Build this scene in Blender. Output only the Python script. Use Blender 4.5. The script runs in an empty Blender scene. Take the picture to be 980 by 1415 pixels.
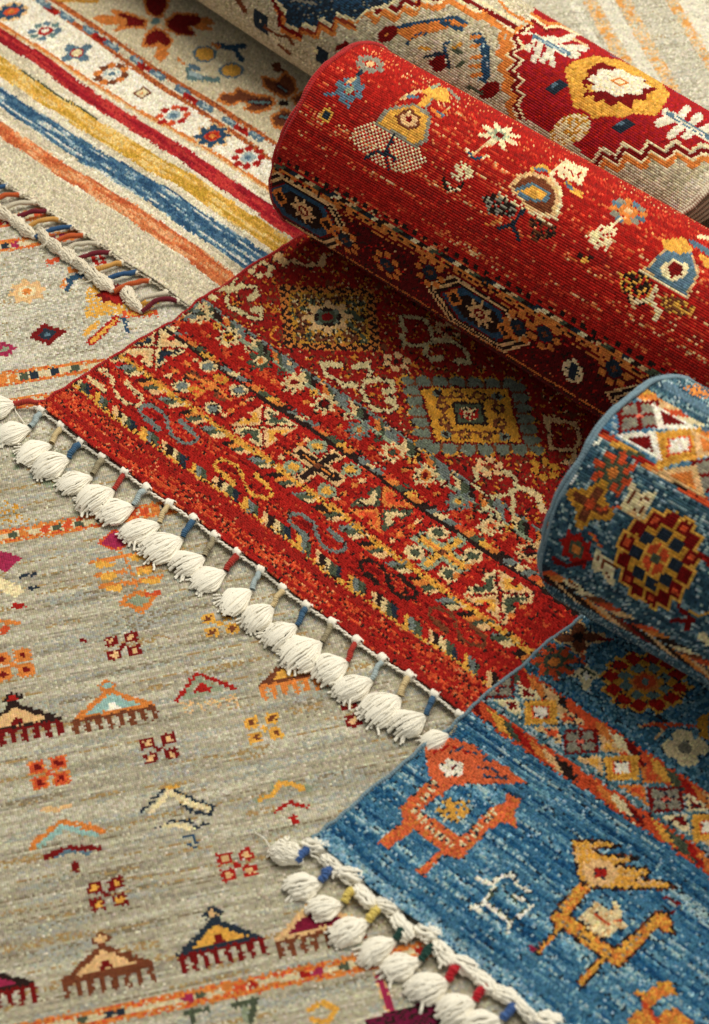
import bpy, math, random
import numpy as np
from mathutils import Vector

random.seed(7)
rng = np.random.default_rng(11)
scene = bpy.context.scene

# ------------------------------------------------------------------ camera
PITCH, FPX, DIST = math.radians(46.5), 3100.0, 2.45        # photo is 980 x 1415 px
CAM = np.array([0.0, -DIST * math.cos(PITCH), DIST * math.sin(PITCH)])
CR = np.array([1.0, 0, 0]); CU = np.array([0, math.sin(PITCH), math.cos(PITCH)])
CD = np.array([0, math.cos(PITCH), -math.sin(PITCH)])
cam_data = bpy.data.cameras.new("camera"); cam = bpy.data.objects.new("camera", cam_data)
scene.collection.objects.link(cam); scene.camera = cam
cam.location = CAM; cam.rotation_euler = (math.radians(90) - PITCH, 0, 0)
cam_data.sensor_fit = 'VERTICAL'; cam_data.sensor_height = 36; cam_data.sensor_width = 24.9
cam_data.lens = 36 * FPX / 1415.0
cam_data.clip_start = 0.05; cam_data.clip_end = 60
cam_data.dof.use_dof = True; cam_data.dof.focus_distance = 2.52; cam_data.dof.aperture_fstop = 5.6

# ------------------------------------------------------------------ light
world = bpy.data.worlds.new("World"); scene.world = world; world.use_nodes = True
bgn = world.node_tree.nodes['Background']
bgn.inputs[0].default_value = (0.98, 0.97, 0.90, 1); bgn.inputs[1].default_value = 0.34
def area(name, loc, target, size, power, col):
    ld = bpy.data.lights.new(name, 'AREA'); ld.shape = 'RECTANGLE'; ld.size, ld.size_y = size
    ld.energy = power; ld.color = col
    o = bpy.data.objects.new(name, ld); scene.collection.objects.link(o); o.location = loc
    o.rotation_euler = (Vector(target) - Vector(loc)).to_track_quat('-Z', 'Y').to_euler()
    return o
area("window_light", (0.9, 1.15, 3.0), (0.05, 0.1, 0.0), (2.5, 2.5), 132, (1.0, 0.95, 0.83))
scene.view_settings.view_transform = 'Standard'; scene.view_settings.look = 'None'
scene.view_settings.exposure = 0.0; scene.view_settings.gamma = 1.0
scene.render.engine = 'CYCLES'

# ------------------------------------------------------------------ helpers
def proj(P):
    q = P - CAM; z = q @ CD
    return 490 + FPX * (q @ CR) / z, 707.5 - FPX * (q @ CU) / z
def gp(px, py, z=0.0):
    v = CD + (px - 490) / FPX * CR - (py - 707.5) / FPX * CU
    return CAM + (z - CAM[2]) / v[2] * v
def lin(h):
    c = np.array([int(h[k:k + 2], 16) / 255 for k in (0, 2, 4)])
    return np.where(c <= .04045, c / 12.92, ((c + .055) / 1.055) ** 2.4)
def sstep(x, a, b):
    t = np.clip((x - a) / (b - a), 0, 1); return t * t * (3 - 2 * t)
def vnoise(shape, cell, seed=None):
    """smooth value noise on a grid, cell = (rows, cols) per lattice step"""
    r = np.random.default_rng(seed) if seed is not None else rng
    n0, n1 = int(shape[0] / cell[0]) + 3, int(shape[1] / cell[1]) + 3
    L = r.random((n0, n1)) * 2 - 1
    y = np.arange(shape[0]) / cell[0]; x = np.arange(shape[1]) / cell[1]
    iy = y.astype(int); ix = x.astype(int); fy = (y - iy); fx = (x - ix)
    fy = (fy * fy * (3 - 2 * fy))[:, None]; fx = (fx * fx * (3 - 2 * fx))[None]
    a = L[iy][:, ix]; b = L[iy][:, ix + 1]; c = L[iy + 1][:, ix]; d = L[iy + 1][:, ix + 1]
    return (a * (1 - fx) + b * fx) * (1 - fy) + (c * (1 - fx) + d * fx) * fy

COL = dict(C2='d8c08f', SL='737b76', TG='6f7668', R='a41e17', DR='74100f', OR='c9522d', O='cf7f3c', Y='d9a448', CR='e2d2a8', GN='4d5542', BL='5c7686',
           NV='25303c', BK='2b1b17', W='ece5d4', PB='a3b2b4', BR='743f26', TL='66807f', GY='8b8676', PK='a02a4e',
           G='929a80', LT='d9b380', GO='c58f35', SG='b4ad98', TQ='93b3ac', NB='2c4a64')
COL = {k: lin(v) for k, v in COL.items()}
ORG = {}
for q, ch in enumerate('abcdefghijklmnop'):
    ORG[ch] = (245 * (q % 4), (0, 354, 708, 1061)[q // 4])
def Q(key, pts):
    if key is None: return np.array(pts, float)
    return np.array(pts, float) / 3.996 + np.array(ORG[key], float)

class Surf:
    """a sheet of knots: P, N, TU, TV are (rows, cols, 3); U, V metres along weft / warp"""
    def __init__(s, P, N, TU, TV, U, V, pu, pv, fuzz, up=1):
        s.P, s.N, s.TU, s.TV, s.U, s.V, s.pu, s.pv, s.up = P, N, TU, TV, U, V, pu, pv, up
        s.sh = U.shape
        s.PX, s.PY = proj(P)
        s.vis = ((CAM - P) * N).sum(-1) > 0
        s.jx = s.PX + rng.normal(size=s.sh) * fuzz; s.jy = s.PY + rng.normal(size=s.sh) * fuzz
        s.ju = U + rng.normal(size=s.sh) * fuzz * .0008; s.jv = V + rng.normal(size=s.sh) * fuzz * .0008
        s.jx[~s.vis] = -9e4
        s.col = np.zeros(s.sh + (3,)); s.keep = np.ones(s.sh, bool)
    def fill(s, c): s.col[:] = COL[c]
    def cc(s, c): return COL[c] if isinstance(c, str) else c
    def put(s, m, c): s.col[m] = s.cc(c)
    def near(s, x, y):
        d = (s.PX - x) ** 2 + (s.PY - y) ** 2; d = np.where(s.vis, d, 1e12)
        k = int(d.argmin()); return k // s.sh[1], k % s.sh[1]
    def uv(s, x, y):
        i, j = s.near(x, y); return s.U[i, j], s.V[i, j]
    def box(s, x0, x1, y0, y1):
        return np.nonzero((s.jx > x0) & (s.jx < x1) & (s.jy > y0) & (s.jy < y1))
    def poly(s, key, pts, c, dots=None):
        p = Q(key, pts); x0, y0 = p.min(0); x1, y1 = p.max(0)
        I = s.box(x0, x1, y0, y1)
        if len(I[0]) == 0: return
        x, y = s.jx[I], s.jy[I]; ins = np.zeros(len(x), bool); n = len(p)
        for a in range(n):
            xa, ya = p[a]; xb, yb = p[(a + 1) % n]
            if ya == yb: continue
            cr = ((ya > y) != (yb > y)) & (x < (xb - xa) * (y - ya) / (yb - ya) + xa)
            ins ^= cr
        if dots is not None:
            ins &= ((I[0] + I[1] * 1) % 2 == 0) if dots == 'chk' else (rng.random(len(x)) < dots)
        s.col[I[0][ins], I[1][ins]] = s.cc(c)
    def line(s, key, pts, w, c, dash=None, off=0.0):
        """w in photo pixels; dash = list of (length px, colour or None) cycled along the line"""
        p = Q(key, pts); h = w / 2
        I = s.box(p[:, 0].min() - h, p[:, 0].max() + h, p[:, 1].min() - h, p[:, 1].max() + h)
        if len(I[0]) == 0: return
        x, y = s.jx[I], s.jy[I]; best = np.full(len(x), 1e9); arc = np.zeros(len(x)); L = off
        for a in range(len(p) - 1):
            d = p[a + 1] - p[a]; l = math.hypot(*d)
            if l < 1e-6: continue
            t = np.clip(((x - p[a, 0]) * d[0] + (y - p[a, 1]) * d[1]) / l / l, 0, 1)
            q = np.hypot(x - p[a, 0] - t * d[0], y - p[a, 1] - t * d[1])
            b = q < best; best[b] = q[b]; arc[b] = (L + t * l)[b]; L += l
        m = best < h
        if dash is None: s.col[I[0][m], I[1][m]] = s.cc(c); return
        tot = sum(q[0] for q in dash); r = arc % tot; e = 0
        for l, cc in dash:
            k = m & (r >= e) & (r < e + l); e += l
            if cc: s.col[I[0][k], I[1][k]] = s.cc(cc)
    def outline(s, p, c='BK', thr=.12):
        """the weaver's dark outline: some knots where two colours meet are brown-black"""
        d = np.zeros(s.sh)
        d[:, 1:] = np.maximum(d[:, 1:], np.abs(s.col[:, 1:] - s.col[:, :-1]).sum(-1)); d[1:] = np.maximum(d[1:], np.abs(s.col[1:] - s.col[:-1]).sum(-1))
        s.put((d > thr) & (rng.random(s.sh) < p), c)
    # ---- shapes in rug axes, sizes in millimetres
    def loc(s, x, y, key=None):
        x, y = Q(key, [(x, y)])[0]
        u, v = s.uv(x, y); return (s.ju - u) * 1000, (s.jv - v) * 1000 * s.up
    def dia(s, x, y, a, b, c, key=None, du=0, dv=0):
        u, v = s.loc(x, y, key); s.put(np.abs(u - du) / a + np.abs(v - dv) / b < 1, c)
    def disc(s, x, y, a, c, key=None, b=None, du=0, dv=0):
        u, v = s.loc(x, y, key); b = b or a
        s.put(((u - du) / a) ** 2 + ((v - dv) / b) ** 2 < 1, c)
    def rect(s, x, y, a, b, c, key=None, du=0, dv=0):
        u, v = s.loc(x, y, key); s.put((np.abs(u - du) < a) & (np.abs(v - dv) < b), c)
    def rose(s, x, y, r, petal, ring, mid, n=8, key=None, k=.3, edge=None):
        u, v = s.loc(x, y, key); rr = np.hypot(u, v); th = np.arctan2(v, u)
        lob = r * (1 + k * .6 * np.cos(n * th))
        if edge: s.put(rr < lob + 3.2, edge)
        s.put(rr < lob, petal); s.put(rr < r * .52, ring); s.put(rr < r * .27, mid)
    def sprite(s, x, y, art, pal, key=None, cell=2.6, flip=False):
        u, v = s.loc(x, y, key); rows = art.strip('\n').split('\n'); h = len(rows); w = max(map(len, rows))
        a = np.array([[ord(ch) for ch in r.ljust(w, '.')] for r in rows])
        cu = cv = cell
        if isinstance(cell, tuple): cu, cv = cell
        jj = np.floor(u / cu + w / 2).astype(int); ii = np.floor(-v / cv + h / 2).astype(int)
        ok = (ii >= 0) & (ii < h) & (jj >= 0) & (jj < w)
        q = np.zeros(s.sh, int); q[ok] = a[ii[ok], jj[ok]]
        for ch, c in pal.items(): s.put(q == ord(ch), c)

def link(o, parent=None):
    scene.collection.objects.link(o)
    if parent is not None: o.parent = parent
    return o
def mesh_np(name, V, F, smooth=True, col=None):
    V = np.ascontiguousarray(V, np.float32); F = np.ascontiguousarray(F, np.int32); k = F.shape[1]
    me = bpy.data.meshes.new(name)
    me.vertices.add(len(V)); me.vertices.foreach_set('co', V.ravel())
    me.loops.add(F.size); me.loops.foreach_set('vertex_index', F.ravel())
    me.polygons.add(len(F)); me.polygons.foreach_set('loop_start', np.arange(0, F.size, k, dtype=np.int32))
    me.polygons.foreach_set('use_smooth', np.full(len(F), smooth))
    if col is not None:
        at = me.attributes.new('knot_colour', 'FLOAT_COLOR', 'POINT')
        at.data.foreach_set('color', np.concatenate([col, np.ones((len(col), 1))], 1).astype(np.float32).ravel())
    me.update(calc_edges=True)
    return me
def part(name, me, mat, parent):
    o = bpy.data.objects.new(name, me)
    if mat is not None: me.materials.clear(); me.materials.append(mat)
    return link(o, parent)

# ------------------------------------------------------------------ materials
def wool(name, colour=None, sheen=.25, rough=.9, var=.12, scale=900, bump=.0):
    m = bpy.data.materials.new(name); m.use_nodes = True; nt = m.node_tree; b = nt.nodes['Principled BSDF']
    b.inputs['Roughness'].default_value = rough; b.inputs['Specular IOR Level'].default_value = .12
    b.inputs['Sheen Weight'].default_value = sheen; b.inputs['Sheen Roughness'].default_value = .45
    tc = nt.nodes.new('ShaderNodeTexCoord'); nz = nt.nodes.new('ShaderNodeTexNoise')
    nz.inputs['Scale'].default_value = scale; nz.inputs['Detail'].default_value = 2
    nt.links.new(tc.outputs['Object'], nz.inputs['Vector'])
    mr = nt.nodes.new('ShaderNodeMapRange'); mr.inputs[1].default_value = .3; mr.inputs[2].default_value = .7
    mr.inputs[3].default_value = 1 - var; mr.inputs[4].default_value = 1 + var
    nt.links.new(nz.outputs['Fac'], mr.inputs[0])
    mx = nt.nodes.new('ShaderNodeVectorMath'); mx.operation = 'SCALE'
    if colour is None:
        at = nt.nodes.new('ShaderNodeAttribute'); at.attribute_name = 'knot_colour'
        nt.links.new(at.outputs['Color'], mx.inputs[0])
    else:
        mx.inputs[0].default_value = lin(colour)
    nt.links.new(mr.outputs[0], mx.inputs['Scale']); nt.links.new(mx.outputs[0], b.inputs['Base Color'])
    if bump:
        bp = nt.nodes.new('ShaderNodeBump'); bp.inputs['Strength'].default_value = bump; bp.inputs['Distance'].default_value = .001
        nt.links.new(nz.outputs['Fac'], bp.inputs['Height']); nt.links.new(bp.outputs[0], b.inputs['Normal'])
    return m
M_PILE = wool('wool_pile', sheen=.12)
M_BACK = wool('knotted_back', sheen=.04, rough=.9)
M_WHITE = wool('white_cotton', 'f6f0e0', sheen=.2, var=.08)
M_CREAM = wool('cream_cotton', 'e6dcc6', sheen=.2, var=.12)
M_FOUND = {}
def solid(hexcol, **k):
    if hexcol not in M_FOUND: M_FOUND[hexcol] = wool('wool_' + hexcol, hexcol, bump=.4, **k)
    return M_FOUND[hexcol]

# ------------------------------------------------------------------ knot meshes
def knot_mesh(name, S, kind, jit=.13, low=.0012, high=.0012, hot=None):
    K = S.keep
    P, N, TU, TV, C = S.P[K], S.N[K], S.TU[K], S.TV[K], S.col[K]
    sub = 2 if kind == 'pile' else 1
    Vs, Cs = [], []
    for q in range(sub):
        n = len(P); c0 = P.copy(); hu = S.pu / 2
        if kind == 'pile':
            hu = S.pu / 4 * 1.25; hv = S.pv / 2 * 1.15
            c0 = c0 + TU * ((q - .5) * S.pu / 2) + TV * (rng.normal(size=(n, 1)) * S.pv * .12) + TU * (rng.normal(size=(n, 1)) * S.pu * .08)
            hh = high * (.4 + rng.random((n, 1)) * 1.2); lo = low * (.7 + .6 * rng.random((n, 1)))
            apex = c0 + N * hh + TU * (rng.normal(size=(n, 1)) * hu * .7) + TV * (rng.normal(size=(n, 1)) * hv * .5 - hv * .25)
        else:
            hv = S.pv / 2
            hh = high * (.75 + .5 * rng.random((n, 1))); lo = low
            apex = c0 + N * hh + TU * (rng.normal(size=(n, 1)) * hu * .12)
        cn = [c0 + TU * (a * hu) + TV * (b * hv) - N * lo for a, b in ((-1, -1), (1, -1), (1, 1), (-1, 1))]
        Vs.append(np.stack(cn + [apex], 1))
        g = np.exp(rng.normal(size=(n, 1)) * jit)
        tint = 1 + rng.normal(size=(n, 3)) * np.array([.02, .04, .05])
        cc = np.clip(C * g * tint, 0, .95)
        Cs.append(np.repeat(cc[:, None], 5, 1))
    V = np.concatenate(Vs).reshape(-1, 3); Cc = np.concatenate(Cs).reshape(-1, 3)
    n = len(V) // 5; b = (np.arange(n) * 5)[:, None, None]
    F = (b + np.array([[0, 1, 4], [1, 2, 4], [2, 3, 4], [3, 0, 4]])[None]).reshape(-1, 3)
    return mesh_np(name, V, F, True, Cc)

def tube(path, rad, sides=8, closed=False):
    """path (n,3), rad scalar or (n,) -> verts, quad faces with end caps left open"""
    path = np.asarray(path, float); n = len(path); rad = np.broadcast_to(rad, (n,))
    T = np.gradient(path, axis=0); T /= np.linalg.norm(T, axis=1, keepdims=True) + 1e-12
    ref = np.array([0, 0, 1.0]); A = np.cross(T, ref)
    bad = np.linalg.norm(A, axis=1) < .05; A[bad] = np.cross(T[bad], [1.0, 0, 0])
    A /= np.linalg.norm(A, axis=1, keepdims=True); B = np.cross(A, T)
    a = np.arange(sides) / sides * 2 * np.pi
    V = path[:, None] + rad[:, None, None] * (np.cos(a)[None, :, None] * A[:, None] + np.sin(a)[None, :, None] * B[:, None])
    idx = np.arange(n * sides).reshape(n, sides); nx = np.roll(idx, -1, 1)
    F = np.stack([idx[:-1], nx[:-1], nx[1:], idx[1:]], -1).reshape(-1, 4)
    return V.reshape(-1, 3), F
def join(parts):
    Vs, Fs, o = [], [], 0
    for V, F in parts: Vs.append(V); Fs.append(F + o); o += len(V)
    return np.concatenate(Vs), np.concatenate(Fs)

# ------------------------------------------------------------------ rug geometry
class Rug:
    """flat sheet from the fringe line (v = 0) to a line under the roll, then the roll seen from its back"""
    def __init__(s, F0, fang, roll, z0, u0, u1, zf, pitch=.0026, base_side=1):
        x, y, Rn, phi, sk, Rz, tz = roll
        s.a = np.array([math.cos(phi), math.sin(phi), 0]); s.n = np.array([-math.sin(phi), math.cos(phi), 0])
        s.af = np.array([math.cos(fang), math.sin(fang), 0])
        s.c = np.array([x, y, z0 + Rz]); s.Rn, s.Rz, s.sk, s.tz = Rn, Rz, sk, tz
        s.z0, s.u0, s.u1, s.zf, s.p = z0, u0, u1, zf, pitch
        s.G0 = s.c - np.array([0, 0, Rz]) - s.a * tz; s.G0[2] = 0
        if F0 is None: F0 = s.G0
        s.F0 = np.array([F0[0], F0[1], 0.0]); s.len = np.linalg.norm(s.G0 - s.F0)
    def flatP(s, u, v):
        w = (v / s.len)[..., None]; u_ = np.asarray(u)[..., None]
        P = s.F0 + (s.G0 - s.F0) * w + u_ * (s.af * (1 - w) + s.a * w)
        uu, vv = np.asarray(u), np.asarray(v); vd = (s.G0 - s.F0) / s.len
        P = P + vd * ((.0016 * np.sin(uu * 19 + s.z0 * 90) + .0010 * np.sin(uu * 57))[..., None] * (1 - np.clip(w, 0, 1)))
        P = P + s.af * ((.0016 * np.sin(vv * 27 + 1) + .0008 * np.sin(vv * 71))[..., None])
        P[..., 2] = s.zf(uu, vv) + .0022 * (1 + np.sin(uu * 21 + vv * 9)) * np.exp(-vv / .05)
        return P
    def flat(s, v1, fuzz=.5):
        us = np.arange(s.u0, s.u1, s.p); vs = np.arange(s.p / 2, v1, s.p)
        U, V = np.meshgrid(us, vs)
        P = s.flatP(U, V); P[..., 2] += vnoise(U.shape, (40, 40), 5) * .0012
        TU = np.gradient(P, axis=1) / s.p; TV = np.gradient(P, axis=0) / s.p
        N = np.cross(TU, TV); N /= np.linalg.norm(N, axis=-1, keepdims=True)
        s.F = Surf(P, N, TU, TV, U, V, s.p, s.p, fuzz, 1); return s.F
    def rad(s, t):
        return 1 + .010 * np.sin(2 * t + .7) + .007 * np.sin(3 * t + 2.2) + .004 * np.sin(7 * t) - .075 * sstep(t, math.radians(195), math.radians(275)) - np.maximum(0, t - math.radians(275)) / (2 * np.pi) * .085
    def ring(s, t, u, inset=0.0):
        t = np.asarray(t)[..., None]; r = s.rad(t)
        bot = s.z0
        P = s.c + (s.Rn * r - inset) * np.cos(t) * s.n + (s.Rz * r - inset) * np.sin(t) * np.array([0, 0, 1.0]) \
            + (s.sk * np.cos(t) + s.tz * np.sin(t) + .0026 * np.sin(3 * t + 1) + .0014 * np.sin(9 * t)) * s.a + np.asarray(u)[..., None] * s.a
        return P
    def roll(s, t0=-60, t1=290, fuzz=.25):
        pu, pv = .0031, .0029
        us = np.arange(s.u0, s.u1, pu); R = (s.Rn + s.Rz) / 2
        ts = np.arange(math.radians(t0), math.radians(t1), pv / R)
        U, T = np.meshgrid(us, ts)
        P = s.ring(T, U)
        bump = vnoise(U.shape, (30, 60), 8) * .0022
        TU = np.gradient(P, axis=1) / pu; TV = np.gradient(P, axis=0) / pv
        N = np.cross(TV, TU); N /= np.linalg.norm(N, axis=-1, keepdims=True)
        P = P + N * bump[..., None]
        s.B = Surf(P, N, TU, TV, U, T * R, pu, pv, fuzz, -1); return s.B
    def coil(s, turns=4.5):
        """the inner turns, a thick sheet as long as the rug is wide"""
        ts = np.arange(math.radians(-92), math.radians(270 + 360 * turns), .09)
        uu = np.array([s.u0 + .001, s.u1 - .001])
        out = [];
        prof = []
        for inset in (.0062, .0110):
            prof.append(np.stack([s.ring(ts, np.full(ts.shape, u), inset) for u in uu], 1))
        A, B = prof; n = len(ts)
        V = np.stack([A[:, 0], A[:, 1], B[:, 1], B[:, 0]], 1).reshape(-1, 3)
        i = np.arange(n - 1)[:, None] * 4
        F = np.concatenate([np.concatenate([i + a, i + b, i + 4 + b, i + 4 + a], 1) for a, b in ((0, 1), (1, 2), (2, 3), (3, 0))])
        return V, F
    def slab(s, v1, drop=.006):
        us = np.linspace(s.u0 + .002, s.u1, 60); vs = np.linspace(.003, v1, 50)
        U, V = np.meshgrid(us, vs); P = s.flatP(U, V); P[..., 2] -= .0035
        Q_ = P.copy(); Q_[..., 2] -= drop
        n, m = U.shape; a = np.arange(n * m).reshape(n, m)
        f = np.stack([a[:-1, :-1], a[:-1, 1:], a[1:, 1:], a[1:, :-1]], -1).reshape(-1, 4)
        V_ = np.concatenate([P.reshape(-1, 3), Q_.reshape(-1, 3)]); o = n * m
        rim = np.concatenate([a[0], a[1:, -1], a[-1, -2::-1], a[-2:0:-1, 0]]); r2 = np.roll(rim, -1)
        side = np.stack([rim, rim + o, r2 + o, r2], -1)
        return V_, np.concatenate([f, f[:, ::-1] + o, side])
    def edge_path(s, u, v1, t1=300, off=0.0):
        vs = np.linspace(0, v1, 120); P = s.flatP(np.full(vs.shape, u), vs); P[:, 2] += off
        ts = np.radians(np.arange(-40, t1, 2.0)); R = s.ring(ts, np.full(ts.shape, u), .0015)
        return P, R

# ------------------------------------------------------------------ pattern helpers
def vline(S, L):
    (x0, y0), (x1, y1) = L
    u0, v0 = S.uv(x0, y0); u1, v1 = S.uv(x1, y1)
    return v0 + (S.ju - u0) * (v1 - v0) / (u1 - u0)
def band(S, lo, hi, c):
    a, b = vline(S, lo), vline(S, hi); m = (S.jv > np.minimum(a, b)) & (S.jv < np.maximum(a, b)); S.put(m, c); return m
def segs(S, lo, hi, seq, mm, slant=0.0, rnd=.25, seed=1):
    """a narrow stripe cut into coloured lengths; seq entries None keep what is there"""
    a, b = vline(S, lo), vline(S, hi); lo_, hi_ = np.minimum(a, b), np.maximum(a, b)
    m = (S.jv > lo_) & (S.jv < hi_); f = np.clip((S.jv - lo_) / np.maximum(hi_ - lo_, 1e-6), 0, 1)
    x = (S.ju * 1000 + slant * (f - .5) * mm) / mm + 1000
    r = np.random.default_rng(seed); off = r.random(4000) * rnd
    k = np.floor(x).astype(int); k = np.where(x - k < off[k], k - 1, k)
    for q, c in enumerate(seq):
        if c: S.put(m & (k % len(seq) == q), c)
def streaks(S, amp, cell=(1.2, 26), seed=3, tint=None):
    n = vnoise(S.sh, cell, seed) + .6 * vnoise(S.sh, (4, 60), seed + 1)
    S.col *= np.exp(amp * n)[..., None]
    if tint is not None: S.col *= 1 + n[..., None] * np.array(tint)
def speck(S, base, c, p, cell=(1.3, 9), seed=5, thr=.35):
    """knots of a second shade scattered in short runs along the weft, only on the ground colour"""
    isb = np.abs(S.col - COL[base]).sum(-1) < 1e-6
    m = isb & (vnoise(S.sh, cell, seed) > thr) & (rng.random(S.sh) < p)
    S.put(m, c)
def rel(cx, cy, pts, sx=1.0, sy=1.0):
    return [(cx + x * sx, cy + y * sy) for x, y in pts]

# ================================================================== RED RUG
deg = math.radians
def zf_red(u, v): return .0185 + .009 * sstep(v, .19, .26)
red = Rug(gp(52, 560, .0185), deg(-43.5), [-0.0188, 0.4739, 0.1168, -0.7649, -0.0069, 0.1185, 0.003], .03, 0.0, .86, zf_red)
def paint_red_flat():
    S = red.flat(.53); S.fill('R')
    g1l, g1h = ((95, 527), (665, 939)), ((105, 517), (673, 926))
    g2l, g2h = ((148, 492), (710, 906)), ((165, 484), (723, 891))
    g3l, g3h = ((217, 437), (640, 741)), ((217, 417), (640, 721))
    g4l, g4h = ((265, 418), (628, 676)), ((265, 392), (628, 650))
    speck(S, 'R', 'OR', .35, (1.4, 14), 21, .2); speck(S, 'R', 'DR', .3, (1.4, 14), 22, .25); 
    m = band(S, g3h, g4l, 'R'); S.put(m & (vnoise(S.sh, (3, 8), 3) > .1) & (rng.random(S.sh) < .5), 'OR')
    # plain skirt: orange streaks along the weft
    m = (S.jv < vline(S, g1l)); n = vnoise(S.sh, (1.6, 40), 31)
    S.put(m & (n > .1) & (rng.random(S.sh) < .55), 'OR'); S.put(m & (rng.random(S.sh) < .05), lin('d88a5a')); S.put(m & (n < -.1) & (rng.random(S.sh) < .7), lin('9c211a'))
    # field a deeper red
    m = S.jv > vline(S, g4h); S.put(m & (rng.random(S.sh) < .8), lin('8f1a16')); field = m
    n = vnoise(S.sh, (1.8, 2.6), 35); r = rng.random(S.sh)
    S.put(field & (n > .3) & (r < .62), lin('c9812f')); S.put(field & (n < -.5) & (r < .55), 'BR'); S.put(field & (n > .62), 'DR'); S.put(field & (r > .975), 'LT')
    # guard stripes
    segs(S, g1l, g1h, ['C2', 'GN', 'NV', 'R', 'Y', 'SL', 'GN', 'R', 'LT', 'BK'], 8, 1.4, .5, 4)
    a = vline(S, g1l); S.put((S.jv > a - .002) & (S.jv < a + .0035) & (rng.random(S.sh) < .55), 'Y')
    segs(S, g2l, g2h, ['GN', 'LT', 'R', 'SL', 'GN', 'C2', 'R', 'BK', 'O'], 8, -1.4, .5, 6)
    b = vline(S, g2h); S.put((S.jv > b - .0065) & (S.jv < b + .0005) & (rng.random(S.sh) < .72), 'Y'); S.put((S.jv > b - .0065) & (S.jv < b) & (rng.random(S.sh) < .25), 'GO'); S.put((S.jv > b + .0005) & (S.jv < b + .003) & (rng.random(S.sh) < .6), 'O')
    segs(S, g3l, g3h, ['SL', 'C2', 'SL', 'OR', 'O', 'GN', 'Y', 'O', 'BK'], 12, -.6, .3, 8)
    a = vline(S, g3l); S.put((S.jv > a - .001) & (S.jv < a + .0034), 'BK')
    b = vline(S, g3h); S.put((S.jv > b - .004) & (S.jv < b) & (rng.random(S.sh) < .6), 'R')
    segs(S, g4l, g4h, ['SL', 'R', 'C2', 'GN', 'BK', 'R', 'O', 'GN', 'SL'], 9, 2.2, .5, 9)
    a = vline(S, g4l); S.put((S.jv > a - .001) & (S.jv < a + .003), 'G')
    b = vline(S, g4h); S.put((S.jv > b - .003) & (S.jv < b + .0015) & (rng.random(S.sh) < .7), 'SL')
    # S-shaped hooks between the first two guards
    s_pts = [(-18, 6), (-27, -2), (-38, -10), (-47, -21), (-44, -31), (-31, -32), (-14, -25), (-3, -12), (1, 5), (8, 20), (24, 30), (41, 32), (49, 25), (45, 15), (31, 3), (21, -4)]
    for cx, cy, c in ((157, 533, 'C2'), (232, 586, 'SL'), (336, 661, 'Y'), (438, 736, 'SL'), (536, 800, 'BK'), (632, 866, 'BR'), (64, 470, 'Y')):
        S.line(None, rel(cx, cy, s_pts, .82, .82), 5.0, c)
        S.line(None, rel(cx, cy, [(-16, 8), (-34, -8)], .82, .82), 7.5, c); S.line(None, rel(cx, cy, [(21, -6), (40, 12)], .82, .82), 7.0, c)
        S.line(None, rel(cx, cy, [(-30, -20), (-12, -10)], .82, .82), 5.0, 'DR')
    # X-shaped butterflies
    def butterfly(cx, cy, cu, cv, eu, ev, a=28):
        u, v = S.loc(cx, cy); au, av = np.abs(u), np.abs(v)
        wob = 3.0 * np.sign(np.sin((au + av) * .42))
        inU = (au > av + 2.5) & (au < a); inV = (av > au + 2.5) & (av < a)
        S.put(inU & (av + wob < au + 1), eu); S.put(inV & (au + wob < av + 1), ev)
        S.put(inU & (av < au - 8) & (au < a - 4.5), cu); S.put(inV & (au < av - 8) & (av < a - 4.5), cv)
        S.put((au < 22) & (av < 22) & (np.abs(au - av) < 1.6), 'DR')
        S.put(inU & (au > a - 9) & (av < 4), 'R'); S.put(inV & (av > a - 9) & (au < 4), 'R')
    butterfly(213, 480, 'NV', 'LT', 'C2', 'C2'); butterfly(365, 589, 'Y', 'GN', 'LT', 'C2')
    butterfly(528, 702, 'C2', 'OR', 'GN', 'O'); butterfly(690, 819, 'GN', 'Y', 'C2', 'LT'); butterfly(850, 930, 'Y', 'GN', 'LT', 'C2')
    # crosses with four dots
    def cross(cx, cy, c, e, dots, dc, de):
        for a, b in ((34, 5.5), (5.5, 28)):
            S.rect(cx, cy, a + 2.5, b + 3.5, e)
        for a, b in ((33, 5), (5, 27)):
            S.rect(cx, cy, a, b, c)
        S.rect(cx, cy, 25, 1.3, 'O'); S.rect(cx, cy, 4, 4, 'BR')
        for x, y in dots: S.disc(x, y, 11.5, de, b=10.5); S.disc(x, y, 6.5, dc, b=5.5)
    cross(440, 642, 'BK', 'LT', ((440, 617), (485, 649), (405, 644), (453, 677)), 'Y', 'G')
    cross(613, 762, 'Y', 'G', ((606, 734), (653, 768), (573, 761), (620, 794)), 'GN', 'C2')
    for x, y in ((287.5, 505), (330, 538), (251, 534), (294, 564)): S.disc(x, y, 11, 'C2', b=10); S.disc(x, y, 7, 'SL', b=6)
    for x, y, c in ((268, 519, 'BR'), (305, 522, 'GO'), (272, 541, 'GO'), (306, 548, 'BR'), (288, 532, 'O')):
        S.disc(x, y, 10, c, b=7); S.disc(x, y, 4, 'OR', b=3)
    S.line('f', [(60, 650), (140, 690), (200, 700), (290, 790)], 4, 'O'); S.line('f', [(90, 790), (170, 730), (250, 660)], 4, 'O')
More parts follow.
